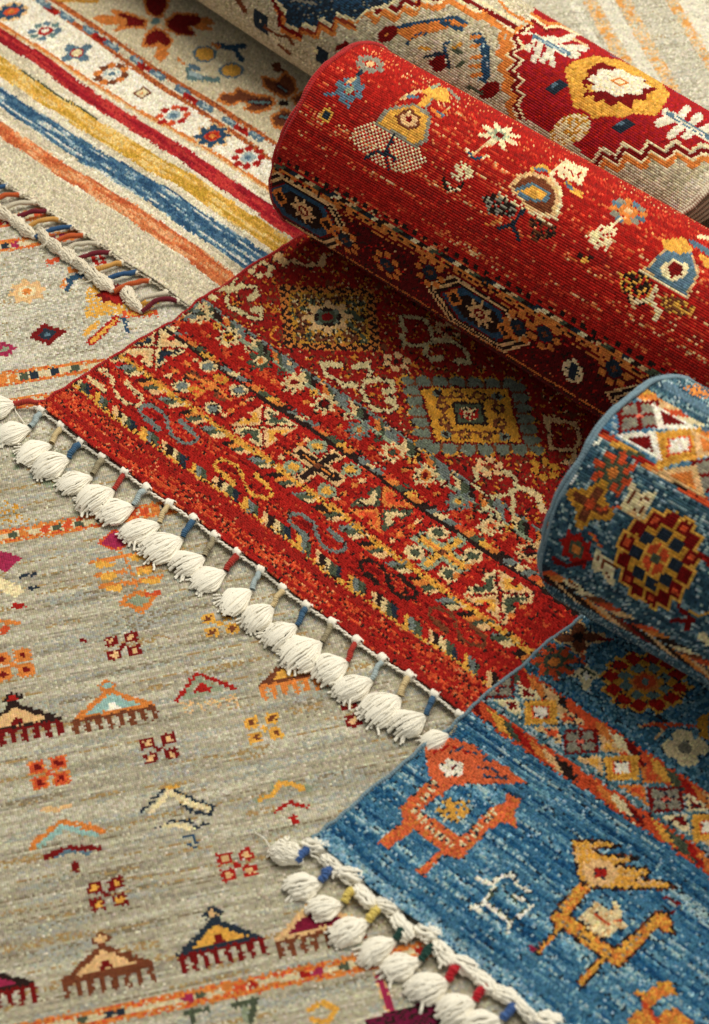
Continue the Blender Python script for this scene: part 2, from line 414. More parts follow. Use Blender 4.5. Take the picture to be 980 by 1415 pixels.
    # small rosettes
    for x, y, p, r, mdl in ((276, 434, 'C2', 'LT', 'GN'), (316, 467, 'C2', 'Y', 'DR'), (360, 498, 'GN', 'C2', 'O'), (406, 528, 'C2', 'LT', 'DR'),
                            (449, 558, 'C2', 'BK', 'DR'), (495, 593, 'SL', 'G', 'O'), (543, 625, 'C2', 'OR', 'GN'), (589, 657, 'C2', 'O', 'DR'),
                            (635, 692, 'SL', 'G', 'Y'), (678, 727, 'C2', 'LT', 'OR'), (732, 761, 'LT', 'BK', 'DR'), (236, 404, 'SL', 'C2', 'DR')):
        S.rose(x, y, 13.5, p, r, mdl, 8, k=.42)
        u, v = S.loc(x, y); q = np.hypot(u, v)
        S.put((q > 7.5) & (q < 13) & (np.abs(np.sin(4 * np.arctan2(v, u) + .3)) < .22) & (rng.random(S.sh) < .7), 'OR')
    for k in range(-2, 26):     # small diamonds between the rosettes
        x, y = 276 + 45 * (k + .5) * 1.005, 434 + 31.2 * (k + .5)
        if 230 < x < 760: S.dia(x, y, 6.5, 6.5, ('Y', 'C2', 'GN')[k % 3]); S.dia(x, y, 2.6, 2.6, 'DR'); S.dia(x, y, 4, 4, 'LT', du=-2, dv=15); S.dia(x, y, 4, 4, 'O', du=3, dv=-15)
    for k in range(-1, 14):     # fillers between the larger figures
        x, y = 250 + 80 * k * .97, 507 + 56.2 * k
        if 150 < x < 760:
            for dv in (-20, 20): S.dia(x, y, 5, 5, 'LT', dv=dv); S.dia(x, y, 5, 5, 'O', dv=dv * .45)
    # field: first medallion, a diamond edged with dark squares
    cx, cy = 455, 438
    u, v = S.loc(cx, cy); d = np.abs(u) / 84 + np.abs(v) / 74
    S.put(d < 1.0, 'O'); S.put((d < .985) & (d > .8) & ((np.floor((u - v) / 9) + np.floor((u + v) / 9)) % 2 == 0), 'BK')
    S.put((d < .8), 'GO')
    r = rng.random(S.sh); n = vnoise(S.sh, (2, 3), 77)
    S.put((d < .76) & (n > .15), 'BR'); S.put((d < .76) & (n < -.3), 'GN'); S.put((d < .76) & (r < .10), 'C2'); S.put((d < .76) & (r > .86), 'BK')
    S.rose(cx - 2, cy - 2, 25, 'LT', 'GN', 'DR', 8, k=.35)
    u2, v2 = S.loc(cx - 2, cy - 2); q = np.hypot(u2, v2); S.put((q > 11) & (q < 16), 'BK'); S.put((q > 11) & (q < 16) & (np.cos(4 * np.arctan2(v2, u2)) > .2), 'TG')
    # second medallion, gold diamond with a ring of teal scallops
    cx, cy = 651, 571
    u, v = S.loc(cx, cy); v = v - .10 * u; d = np.abs(u) / 70 + np.abs(v) / 60
    lob = .16 * np.abs(np.sin(np.where(u * v > 0, u - v, u + v) * np.pi / 26))
    S.put(d < 1.34 + lob, 'GO'); S.put((d < 1.30 + lob), 'TG'); S.put((d < 1.30 + lob) & (np.abs(np.sin(np.where(u * v > 0, u - v, u + v) * np.pi / 26)) < .30), 'BR')
    S.put(d < 1.06, 'DR'); S.put(d < 1.0, 'GO'); S.put((d < .99) & (rng.random(S.sh) < .4), lin('cf9330'))
    S.put((d < .68) & (d > .60), 'BR')
    for du, dv in ((1, 0), (-1, 0), (0, 1), (0, -1)):
        for sg in (-1, 1):
            S.disc(cx, cy, 7.5, 'BR', du=du * 33 + abs(dv) * sg * 15, dv=dv * 29 + abs(du) * sg * 13)
            S.disc(cx, cy, 3.8, 'GO', du=du * 33 + abs(dv) * sg * 15, dv=dv * 29 + abs(du) * sg * 13)
        S.disc(cx, cy, 6, 'TG', du=du * 50, dv=dv * 43); S.disc(cx, cy, 3, 'BK', du=du * 50, dv=dv * 43)
    S.dia(cx - 2, cy - 2, 27, 24, 'BK'); S.dia(cx - 2, cy - 2, 22, 19, 'GN'); S.disc(cx - 2, cy - 2, 11, 'C2')
    u, v = S.loc(cx - 2, cy - 2); S.put((np.hypot(u, v) < 11) & ((np.floor(u / 4) + np.floor(v / 4)) % 2 == 0), 'R')
    # hooked arms
    hk = lin('cbbb8d')
    for key, pts, w, c in (
        ('f', [(290, 75), (320, 110), (300, 170), (270, 230), (290, 275), (340, 300), (420, 345), (470, 340), (460, 290), (420, 295)], 6, hk),
        ('f', [(300, 175), (240, 180), (165, 185), (155, 205), (200, 228)], 6, hk), ('f', [(290, 80), (230, 105), (255, 128)], 5, hk),
        ('f', [(300, 185), (360, 160), (430, 170), (440, 210), (400, 235)], 6, hk),
        ('g', [(0, 610), (70, 595), (90, 640), (55, 700), (40, 740), (70, 800), (110, 845), (190, 855), (230, 830), (215, 790), (180, 795)], 6.5, hk),
        ('g', [(60, 690), (130, 680), (205, 685), (215, 740), (170, 745)], 6.5, hk),
        ('f', [(900, 600), (800, 590), (820, 650), (870, 680), (920, 710), (979, 710)], 6.5, hk),
        ('g', [(280, 400), (260, 375), (255, 330), (340, 335), (400, 360), (430, 420), (430, 465), (395, 490), (320, 490), (280, 480), (265, 440)], 6, hk),
        ('g', [(430, 465), (520, 460), (580, 490), (620, 530), (630, 580), (560, 580)], 6, hk), ('g', [(395, 490), (390, 540), (430, 570), (480, 560)], 6, hk),
        ('g', [(660, 1170), (680, 1220), (650, 1250), (700, 1300), (760, 1330), (860, 1310), (880, 1350), (870, 1414)], 5.5, hk),
        ('g', [(655, 1175), (720, 1175), (740, 1210)], 5.5, hk), ('g', [(810, 1190), (860, 1200), (890, 1230), (890, 1280), (860, 1310)], 5.5, hk),
        ('g', [(890, 1270), (960, 1290)], 5, hk), ('k', [(700, -10), (740, -30), (790, 0), (800, 40)], 5, hk),
        ('h', [(75, 900), (100, 960), (105, 1050), (170, 1070), (240, 1070), (270, 1000), (240, 920), (150, 905), (80, 900)], 6, 'LT'),
        ('h', [(240, 1070), (230, 1130), (180, 1140)], 5, 'LT'), ('h', [(0, 1300), (40, 1330), (60, 1400)], 7, 'C2'),
        ('f', [(540, 10), (600, 40), (640, 20), (700, 50), (800, 40), (810, 0)], 6, 'LT'), ('f', [(560, 0), (590, 30)], 8, 'LT')):
        S.line(key, pts, w + 2.2, 'DR'); S.line(key, pts, w - .8, c)
        S.line(key, pts[-2:], w + 2.5, c); S.line(key, pts[:2], w + 1.5, c)
    for x, y, c, e in ((361, 371, 'C2', 'DR'), (549, 500, 'LT', 'BK'), (676, 645, 'LT', 'BR'), (752, 648, 'GO', 'BR'), (620, 455, 'LT', 'BK')):
        for k in range(6):
            S.disc(x, y, 6, c, du=13 * math.cos(k * 1.047), dv=11 * math.sin(k * 1.047), b=4.6)
        S.disc(x, y, 3.5, e)
    S.outline(.16, 'BK', .28)
    streaks(S, .10, (1.5, 30), 41)
    return S
SRF = paint_red_flat()

def paint_red_roll():
    S = red.roll(-75, 290); S.fill('R')
    n = vnoise(S.sh, (1.1, 34), 51); 
    S.put((n > .25) & (rng.random(S.sh) < .45), lin('bf3a26')); S.put((n < -.3) & (rng.random(S.sh) < .5), lin('92201b'))
    # scattered golden knots lying in lines along the weft
    n = vnoise(S.sh, (1.05, 45), 52); S.put((n > .42) & (rng.random(S.sh) < .30), lin('cf6a3c')); S.put((n > .6) & (rng.random(S.sh) < .22), 'LT'); S.put(rng.random(S.sh) < .02, lin('d98a58'))
    # ---- lower border band (dark), found below the dashed guard
    top = ((388, 236), (823, 477)); 
    t = vline(S, top); below = (S.jv > t + .004) & (S.jv < t + .12)
    S.put(below & (rng.random(S.sh) < .93), lin('581012')); S.put(below & (rng.random(S.sh) < .10), 'BK')
    S.put((S.jv > t + .088) & (S.jv < t + .094) & (rng.random(S.sh) < .8), 'O'); S.put((S.jv > t + .094) & (S.jv < t + .101) & (np.sin(S.ju * 300) > -.2), 'BK')
    segs(S, top, ((388, 228), (823, 469)), ['NV', 'CR', 'BK', 'LT', 'GN', 'BK'], 10, 1, .4, 3)
    S.put((S.jv > t) & (S.jv < t + .0095) & (rng.random(S.sh) < .8), 'O'); S.put((S.jv > t + .0095) & (S.jv < t + .0125), 'DR')
    S.put((S.jv > t + .0025) & (S.jv < t + .0052) & (np.sin(S.ju * 360) > .1), 'BK')
    S.put((S.jv > t - .014) & (S.jv < t - .009) & (np.sin(S.ju * 420) > .2), 'BK')
    S.put((S.jv > t + .0125) & (S.jv < t + .0155) & (rng.random(S.sh) < .5), 'O')
    # hexagon medallions in the dark band
    def hexa(pts, cx, cy):
        p = Q('g', pts); c = p.mean(0)
        for sc, col in ((1.0, 'LT'), (.94, 'BK'), (.87, 'LT'), (.80, 'BK'), (.73, 'DR')):
            S.poly(None, [(c + (q - c) * sc + np.array([cx, cy])) for q in p], col)
        for sc, col in ((.68, 'NB'), (.5, 'BK')):
            S.poly(None, [(c + (q - c) * sc + np.array([cx, cy])) for q in p], col)
        x, y = c + np.array([cx, cy])
        S.rose(x, y, 15, 'LT', 'DR', 'LT', 8, k=.6)
        for du in (-38, 38):
            S.dia(x, y, 13, 16, 'O', du=du); S.dia(x, y, 7, 9, 'BK', du=du)
    hx = [(380, 155), (545, 108), (850, 290), (965, 490), (830, 535), (520, 355)]
    hexa(hx, 0, 0); hexa(hx, -243, -143); hexa(hx, 250, 150)
    for x, y in ((535, 366), (750, 461), (845, 511), (476, 332), (592, 377), (715, 452)):
        for k in range(8):
            S.disc(x, y, 5, 'O', du=17 * math.cos(k * .785), dv=17 * math.sin(k * .785))
        S.disc(x, y, 10, 'NV'); S.disc(x, y, 4, 'BR')
    S.sprite(789, 513, "..WWW..\n.WKKKW.\nWWKKKWW\nWKKKKKW\nWWKKKWW\n.WKKKW.\n..WWW..", dict(W='CR', K='NV'), cell=(4.0, 5.0))
    # ---- tree with golden body
    S.poly('c', [(0, 690), (100, 665), (215, 740), (345, 800), (405, 890), (300, 955), (160, 935), (30, 835), (-40, 760)], 'CR', 'chk')
    S.poly('c', [(330, 565), (425, 630), (400, 775), (340, 810), (205, 740), (100, 680), (180, 590)], 'GY')
    S.poly('c', [(330, 580), (405, 640), (380, 760), (335, 790), (215, 720), (130, 675), (190, 605)], 'Y')
    S.poly('c', [(225, 630), (300, 590), (365, 640), (350, 700), (290, 715), (235, 680)], 'BR'); S.poly('c', [(250, 640), (300, 605), (345, 645), (335, 690), (290, 700), (255, 675)], 'LT'); S.poly('c', [(285, 640), (315, 640), (310, 670), (280, 665)], 'DR')
    S.line('c', [(215, 740), (165, 850), (185, 935)], 4.2, 'NV'); S.line('c', [(165, 850), (110, 835), (60, 872)], 4, 'NV'); S.line('c', [(180, 840), (215, 880)], 4, 'NV')
    S.poly('c', [(440, 470), (520, 490), (525, 560), (495, 560), (430, 540), (380, 590), (340, 570), (400, 520), (360, 495)], 'Y')
    S.line('c', [(360, 495), (300, 520), (255, 540)], 5, 'LT'); S.line('c', [(430, 600), (480, 640), (500, 610)], 5, 'O'); S.line('c', [(520, 490), (575, 545)], 4, 'GY'); S.line('c', [(430, 480), (470, 465)], 4, 'G')
    S.line('c', [(290, 525), (350, 530)], 4, 'BL'); S.line('c', [(455, 610), (490, 635)], 4, 'BL'); S.line('c', [(430, 540), (390, 600)], 3, 'GY')
    # ---- star and sprig
    def star(x, y, r, c1, c2):
        u, v = S.loc(x, y); th = np.arctan2(v, u); q = np.hypot(u, v)
        S.put(q < r * (.72 + .3 * np.cos(8 * th)), c1); S.put(q < r * .5 * (.8 + .25 * np.cos(8 * th + 3.1)), c2); S.put(q < r * .18, 'DR')
    star(690, 185, 26, 'CR', 'G')
    S.line('c', [(735, 790), (690, 820), (650, 850)], 3.5, 'LT'); S.line('c', [(620, 820), (650, 870), (710, 865), (740, 850)], 4, 'CR'); S.line('c', [(630, 830), (655, 868), (695, 868)], 3.5, 'NB')
    S.poly('c', [(560, 880), (670, 915), (645, 975), (560, 1000), (525, 960)], 'CR', .7)
    S.line('c', [(490, 980), (500, 1040), (560, 1050), (595, 1010)], 5, 'BK'); S.line('c', [(510, 1000), (530, 1050), (580, 1040)], 3, 'CR')
    # ---- second tree
    S.poly('c', [(840, 1020), (900, 960), (979, 940), (1040, 960), (1110, 1000), (1140, 1090), (1100, 1210), (960, 1160)], 'LT')
    S.poly('c', [(870, 1020), (920, 980), (979, 965), (1040, 985), (1085, 1020), (1110, 1090), (1080, 1180), (960, 1130)], 'BR')
    S.poly('d', [(-100, 1040), (0, 1000), (105, 1060), (90, 1110), (20, 1110), (-60, 1090)], 'BL'); S.poly('d', [(-80, 1050), (0, 1020), (80, 1060), (60, 1100), (0, 1090)], 'Y')
    S.poly('c', [(700, 1080), (780, 1060), (900, 1120), (880, 1195), (735, 1180)], 'GY', .8); S.poly('c', [(700, 1080), (780, 1060), (900, 1120), (880, 1195), (735, 1180)], 'BK', .5)
    S.poly('d', [(-20, 1200), (60, 1200), (135, 1250), (120, 1310), (0, 1335)], 'BK', .6); S.poly('d', [(-20, 1200), (60, 1200), (135, 1250), (120, 1310), (0, 1335)], 'BR', .4)
    S.line('c', [(780, 1055), (979, 1170), (1090, 1235)], 3.5, 'CR')
    S.line('c', [(935, 1150), (870, 1235), (905, 1330)], 4.5, 'NV'); S.line('c', [(870, 1235), (780, 1260)], 4.5, 'NV'); S.line('c', [(720, 1240), (800, 1215)], 3, 'O')
    S.line('d', [(-10, 1170), (130, 1200), (160, 1110), (150, 1030), (100, 960), (180, 890), (300, 935), (265, 1010)], 5, 'CR')
    S.poly('d', [(180, 870), (310, 935), (270, 1005), (150, 975), (140, 930)], 'CR', .75)
    S.line('d', [(0, 930), (60, 910), (90, 940)], 6, 'Y'); S.line('d', [(20, 930), (80, 935)], 4, 'BL'); S.line('d', [(190, 1000), (225, 1045), (270, 1070)], 7, 'Y'); S.line('d', [(190, 1005), (220, 1040)], 4.5, 'BL')
    # ---- flower and sprig
    for k in range(12):
        S.disc(870, 290, 5.5, ('BL', 'O', 'GY')[k % 3], du=17 * math.cos(k * .52), dv=17 * math.sin(k * .52))
    S.disc(870, 290, 11, 'O'); S.disc(870, 290, 5, 'LT')
    S.line('d', [(490, 1195), (400, 1270)], 3.5, 'CR'); S.poly('d', [(290, 1300), (380, 1240), (475, 1255), (440, 1320), (420, 1380), (350, 1370)], 'CR', .75); S.line('h', [(260, -10), (300, 20), (330, 0)], 5, 'BK'); S.disc(808, 357, 4, 'Y')
    # ---- third tree, blue body
    S.poly('h', [(480, 90), (600, 75), (690, 170), (650, 280), (540, 265), (485, 165)], 'BK', .65); S.poly('h', [(480, 90), (600, 75), (690, 170), (650, 280), (540, 265), (485, 165)], 'Y', .35)
    S.poly('h', [(730, 190), (900, 275), (880, 325), (760, 330), (700, 260)], 'BR', .8); S.poly('h', [(730, 190), (900, 275), (880, 325), (760, 330), (700, 260)], 'Y', .4)
    S.poly('h', [(600, 75), (740, -50), (880, -40), (930, 80), (860, 225), (720, 150)], 'LT'); S.poly('h', [(625, 70), (745, -40), (870, -25), (910, 85), (850, 210), (725, 135)], 'BL')
    S.poly('h', [(705, 50), (780, 10), (865, 45), (850, 110), (770, 130), (715, 100)], 'CR'); S.poly('h', [(745, 50), (790, 25), (835, 55), (825, 100), (770, 110)], 'DR')
    S.line('h', [(590, 75), (860, 222)], 3.2, 'CR'); S.line('h', [(680, 170), (640, 240), (560, 250)], 7, 'CR'); S.line('h', [(650, 240), (700, 300), (680, 350)], 7, 'CR'); S.line('h', [(540, 225), (560, 275)], 6, 'LT')
    S.poly('d', [(715, 1320), (840, 1305), (890, 1370), (830, 1400), (730, 1370)], 'Y'); S.line('d', [(880, 1330), (979, 1390)], 7, 'BL'); S.line('d', [(920, 1300), (979, 1310)], 6, 'CR'); S.line('d', [(690, 1410), (880, 1400)], 4, 'BL')
    S.poly('h', [(920, -20), (979, 0), (979, 60), (950, 50)], 'Y')
    # ---- blooms near the end of the roll
    for x, y, c, e in ((512, 88, 'GY', 'LT'), (484, 122, 'BL', 'G')):
        for k in range(8): S.disc(x, y, 5.5, c, du=14 * math.cos(k * .785), dv=13 * math.sin(k * .785))
        S.disc(x, y, 6, e)
    S.line('b', [(810, 520), (870, 510), (940, 470)], 5, 'BL'); S.line('b', [(900, 540), (940, 580)], 5, 'BL'); S.line('b', [(940, 450), (979, 430)], 5, 'LT')
    S.disc(451, 159, 9, 'Y'); S.disc(451, 159, 6, 'NV')
    S.line('c', [(20, 420), (0, 510)], 4, 'BL'); S.line('c', [(10, 410), (40, 390)], 4, 'NV')
    streaks(S, .10, (1.0, 40), 61)
    return S
SRB = paint_red_roll()
# ================================================================== BLUE RUG
def zf_blue(u, v): return .0185 + .012 * sstep(v, .17, .25)
blue = Rug(gp(430, 1160, .0185), deg(-42.7), [0.2757, -0.126, 0.1273, -0.6998, 0.0127, 0.1266, -0.0099], .035, 0.0, .62, zf_blue)
SEQ = ['OR', 'O', 'CR', 'DR', 'OR', 'Y', 'GN', 'R', 'O', 'LT', 'BK', 'OR']
def quatre(S, x, y, a, b):
    S.dia(x, y, a, b, 'DR')
    for du, dv in ((.45, 0), (-.45, 0), (0, .45), (0, -.45)): S.dia(x, y, a * .36, b * .36, 'GY', du=du * a, dv=dv * b)
    S.disc(x, y, 3.2, lin('d9705a'))
def lozenge(S, x, y, a, b):
    S.dia(x, y, a, b, 'Y'); S.dia(x, y, a * .78, b * .78, 'GO'); S.dia(x, y, a * .62, b * .62, 'Y')
    S.dia(x, y, a * .52, b * .52, 'OR'); S.dia(x, y, a * .42, b * .42, 'W')
def tri(S, x, y, a, b, flip, c1, c2):
    u, v = S.loc(x, y); v = v * flip
    S.put((v > -b * .5) & (np.abs(u) / a + (v + b * .5) / b < 1), c1)
    S.put((v > -b * .5 + 3) & (np.abs(u) / (a * .55) + (v + b * .5 - 3) / (b * .6) < 1), c2)
def paint_blue_flat():
    S = blue.flat(.44); S.put(np.ones(S.sh, bool), lin('457795'))
    n = .8 * vnoise(S.sh, (1.1, 24), 71) + .6 * vnoise(S.sh, (2.6, 40), 72) + .25 * vnoise(S.sh, (1, 3), 73); r = rng.random(S.sh)
    A_lo, A_hi = ((640, 972), (980, 1206)), ((652, 958), (980, 1185))
    B_lo, B_hi = ((700, 930), (980, 1117)), ((712, 912), (980, 1096))
    low = S.jv < vline(S, A_lo)
    S.put((n > .1) & (r < .7), lin('729eb2')); S.put((n > .45) & (r < .6), lin('adc4c6')); S.put((n < -.35) & (r < .75), lin('21587f')); S.put((n < -.75) & (r < .8), lin('18476d')); S.put(rng.random(S.sh) < .06, lin('9dbac6'))
    S.put(~low & (rng.random(S.sh) < .5), lin('335f73')); S.put(~low & (rng.random(S.sh) < .28), lin('6a90a0'))
    m = (S.jv < .012) & (rng.random(S.sh) < .5); S.put(m, lin('86aabd'))
    band(S, A_hi, B_lo, 'TL'); m = band(S, A_hi, B_lo, lin('4a7482')); S.put(m & (rng.random(S.sh) < .35), 'PB')
    segs(S, A_lo, A_hi, SEQ, 17, 1.6, .4, 12); segs(S, B_lo, B_hi, SEQ[3:] + SEQ[:3], 17, 1.6, .4, 14)
    for L in (A_lo, A_hi, B_lo, B_hi):
        a = vline(S, L); S.put((np.abs(S.jv - a) < .0022) & (rng.random(S.sh) < .7), 'OR')
    # diamonds, crosses and triangles between the two stripes
    cs = [(690, 948), (747, 984), (803, 1023), (860, 1062), (922, 1103), (980, 1142), (1036, 1180)]
    for k, (x, y) in enumerate(cs):
        (quatre if k % 2 == 0 else lozenge)(S, x, y, 21, 23)
    for k in range(len(cs) - 1):
        x = (cs[k][0] + cs[k + 1][0]) / 2; y = (cs[k][1] + cs[k + 1][1]) / 2
        c1, c2 = (('CR', 'DR'), ('LT', 'OR'), ('LT', 'Y'), ('O', 'OR'))[k % 4]
        tri(S, x + 8, y - 9, 18, 16, -1, c1, c2); tri(S, x - 9, y + 8, 18, 16, 1, c1, c2)
    # field flowers
    S.rose(765, 911, 21, 'OR', 'GN', 'OR', 8, k=.35); u, v = S.loc(765, 911); q = np.hypot(u, v); S.put((q > 12) & (q < 20) & (np.sin(8 * np.arctan2(v, u)) > .3), 'GN'); S.disc(765, 911, 6, 'O')
    u, v = S.loc(801, 882); q = np.hypot(u, v); S.put(q < 20 + 7 * np.cos(4 * np.arctan2(v, u) + 3.14), 'LT'); S.put(q < 16 + 6 * np.cos(4 * np.arctan2(v, u) + 3.14), 'BR'); S.put(q < 6, 'BK')
    S.line('l', [(280, 765), (285, 830)], 5, 'OR'); S.line('l', [(370, 695), (450, 700)], 4, 'DR')
    S.poly('l', [(195, 905), (245, 870), (300, 835), (350, 875), (405, 905), (340, 915), (320, 975), (285, 975), (260, 915)], 'CR'); S.poly('l', [(260, 890), (300, 855), (345, 890), (310, 900), (300, 925)], 'GN'); S.poly('l', [(280, 900), (305, 880), (325, 905), (300, 930)], 'W')
    def bigrose(cx, cy, rx, ry, key):
        for k in range(12):
            a = k * math.pi / 6; S.rect(cx, cy, 9.5, 9.5, 'Y', du=rx * math.cos(a), dv=ry * math.sin(a))
        u, v = S.loc(cx, cy); S.put((u / rx) ** 2 + (v / ry) ** 2 < 1.0, 'GO')
        for k in range(12):
            a = k * math.pi / 6; S.rect(cx, cy, 6.5, 6.5, 'R', du=rx * math.cos(a), dv=ry * math.sin(a))
        for k in range(8):
            a = k * math.pi / 4 + .3; S.rect(cx, cy, 5, 5, key, du=rx * .6 * math.cos(a), dv=ry * .6 * math.sin(a))
        S.disc(cx, cy, rx * .42, 'O', b=ry * .42); S.disc(cx, cy, rx * .32, 'OR', b=ry * .32); S.disc(cx, cy, 4, key)
    bigrose(893, 940, 32, 33, 'TL')
    S.line('l', [(600, 1180), (690, 1160), (720, 1200), (690, 1240)], 5, 'LT'); S.line('l', [(620, 1175), (740, 1160), (840, 1175), (920, 1180)], 3.5, 'OR'); S.line('l', [(690, 1120), (760, 1160)], 3, 'BK'); S.line('l', [(700, 1160), (740, 1190)], 6, 'OR')
    for k in range(4): S.disc(948, 1034, 11, 'CR', du=12 * math.cos(k * 1.571 + .78), dv=12 * math.sin(k * 1.571 + .78))
    S.disc(948, 1034, 7, 'GY')
    S.poly('l', [(915, 1130), (979, 1100), (979, 1250), (920, 1230)], 'GO')
    # bird, orange
    S.poly(None, [(586, 1029), (605, 1018), (632, 1021), (657, 1031), (678, 1048), (702, 1060), (729, 1081), (626, 1084), (610, 1100), (596, 1078), (590, 1052)], lin('d0683f'))
    for p in ([(640, 1036), (662, 1042), (680, 1054)], [(655, 1058), (675, 1062), (690, 1066)], [(668, 1072), (690, 1074), (700, 1074)], [(622, 1040), (640, 1032)]): S.line(None, p, 2.6, 'NB')
    S.line(None, [(600, 1040), (620, 1030), (650, 1040)], 3, 'R')
    for k in range(5): S.disc(625, 1061, 5, 'W', du=7 * math.cos(k * 1.257), dv=7 * math.sin(k * 1.257))
    S.disc(625, 1061, 2.6, 'DR')
    body1 = [(510, 95), (450, 160), (390, 210), (370, 240), (590, 380), (760, 210), (830, 190), (840, 140), (930, 170), (890, 230), (890, 325), (810, 290), (740, 340), (600, 490), (570, 510), (520, 480), (480, 480), (390, 600), (345, 565), (470, 450), (330, 340), (190, 440), (125, 410), (270, 290), (250, 220), (340, 130), (420, 60)]
    S.poly('o', body1, lin('d0683f')); S.poly('o', body1, 'O', .25)
    for p in ([(440, 80), (400, 160), (350, 210)], [(330, 240), (420, 330), (560, 440)], [(600, 420), (690, 330), (780, 230)]):
        S.line('o', p, 9, 'LT', dash=[(4, 'CR'), (4.5, None)])
    S.poly('o', [(430, 240), (520, 150), (560, 180), (640, 180), (630, 250), (560, 310), (520, 290)], 'Y', .8); S.line('o', [(440, 240), (540, 310)], 4, 'CR', dash=[(3, 'CR'), (2.5, None)]); S.line('o', [(590, 170), (640, 210)], 4, 'PB'); S.line('o', [(880, 140), (930, 170)], 3, 'NB')
    # small goat in cream and green
    for p in ([(675, 605), (760, 640), (800, 600), (870, 590), (905, 650), (960, 680)], [(775, 655), (720, 740), (640, 775)], [(720, 740), (860, 845), (850, 905)], [(860, 845), (985, 760)], [(760, 640), (790, 620)], [(690, 790), (640, 770)], [(880, 700), (960, 740)]):
        S.line('o', p, 6, 'W')
    for p in ([(790, 650), (735, 735), (865, 835), (940, 775)], [(840, 690), (900, 740)]): S.line('o', p, 3.4, 'GN')
    # bird, golden with dark outline
    wing = [(222, 396), (410, 400), (490, 432), (400, 440), (335, 440), (390, 480), (520, 478), (580, 502), (460, 540), (620, 548), (670, 575), (570, 615), (740, 622), (815, 662), (520, 670), (330, 662), (262, 606), (236, 500)]
    body2 = [(330, 660), (210, 810), (460, 1000), (690, 790), (760, 810), (790, 920), (690, 880), (500, 1090), (480, 1110), (410, 1060), (270, 1210), (250, 1180), (380, 1040), (170, 890), (40, 1030), (5, 1015), (130, 890), (105, 810), (180, 720), (260, 630)]
    for pl, cc in ((wing, 'Y'), (body2, 'Y')):
        S.poly('p', pl, cc); S.line('p', pl + [pl[0]], 3.4, 'BK', dash=[(3.2, 'BK'), (1.6, 'BR')])
    S.poly('p', body2, 'O', .3); S.poly('p', wing, 'LT', .2)
    for p in ([(220, 690), (150, 800)], [(170, 840), (300, 940), (440, 1030)], [(500, 1030), (640, 860)]): S.line('p', p, 4, 'GY', dash=[(3.5, 'GY'), (5, None)])
    S.disc(373, 575, 15, 'LT', key='p'); S.disc(373, 575, 6, 'R', key='p')
    S.line('p', [(735, 710), (820, 750), (765, 800)], 3.2, 'DR'); S.line('p', [(715, 740), (760, 800)], 3, 'BK'); S.line('p', [(740, 725), (800, 765)], 2.2, 'PB')
    S.poly('p', [(258, 825), (350, 725), (425, 785), (470, 725), (492, 790), (530, 885), (470, 885), (415, 950), (330, 905)], 'CR'); S.line('p', [(330, 790), (430, 860)], 3.4, 'OR'); S.line('p', [(440, 855), (500, 830)], 3, 'OR'); S.poly('p', [(258, 825), (350, 725), (425, 785), (470, 725), (492, 790), (530, 885), (470, 885), (415, 950), (330, 905)], 'LT', .3)
    # golden animal
    b3 = [(555, 1218), (640, 1240), (700, 1190), (760, 1180), (800, 1245), (720, 1262), (650, 1330), (690, 1372), (780, 1310), (890, 1395), (900, 1440), (540, 1440), (528, 1380), (620, 1310)]
    S.poly('p', b3, 'O'); S.poly('p', b3, 'Y', .4); S.line('p', [(620, 1300), (700, 1400)], 6, 'OR')
    S.line('p', [(700, 1190), (760, 1180), (800, 1245)], 4, 'GO')
    S.line('o', [(965, 985), (990, 1000)], 6, 'PK')
    S.outline(.12, 'NV', .45)
    streaks(S, .08, (1.4, 24), 81)
    return S
SBF = paint_blue_flat()
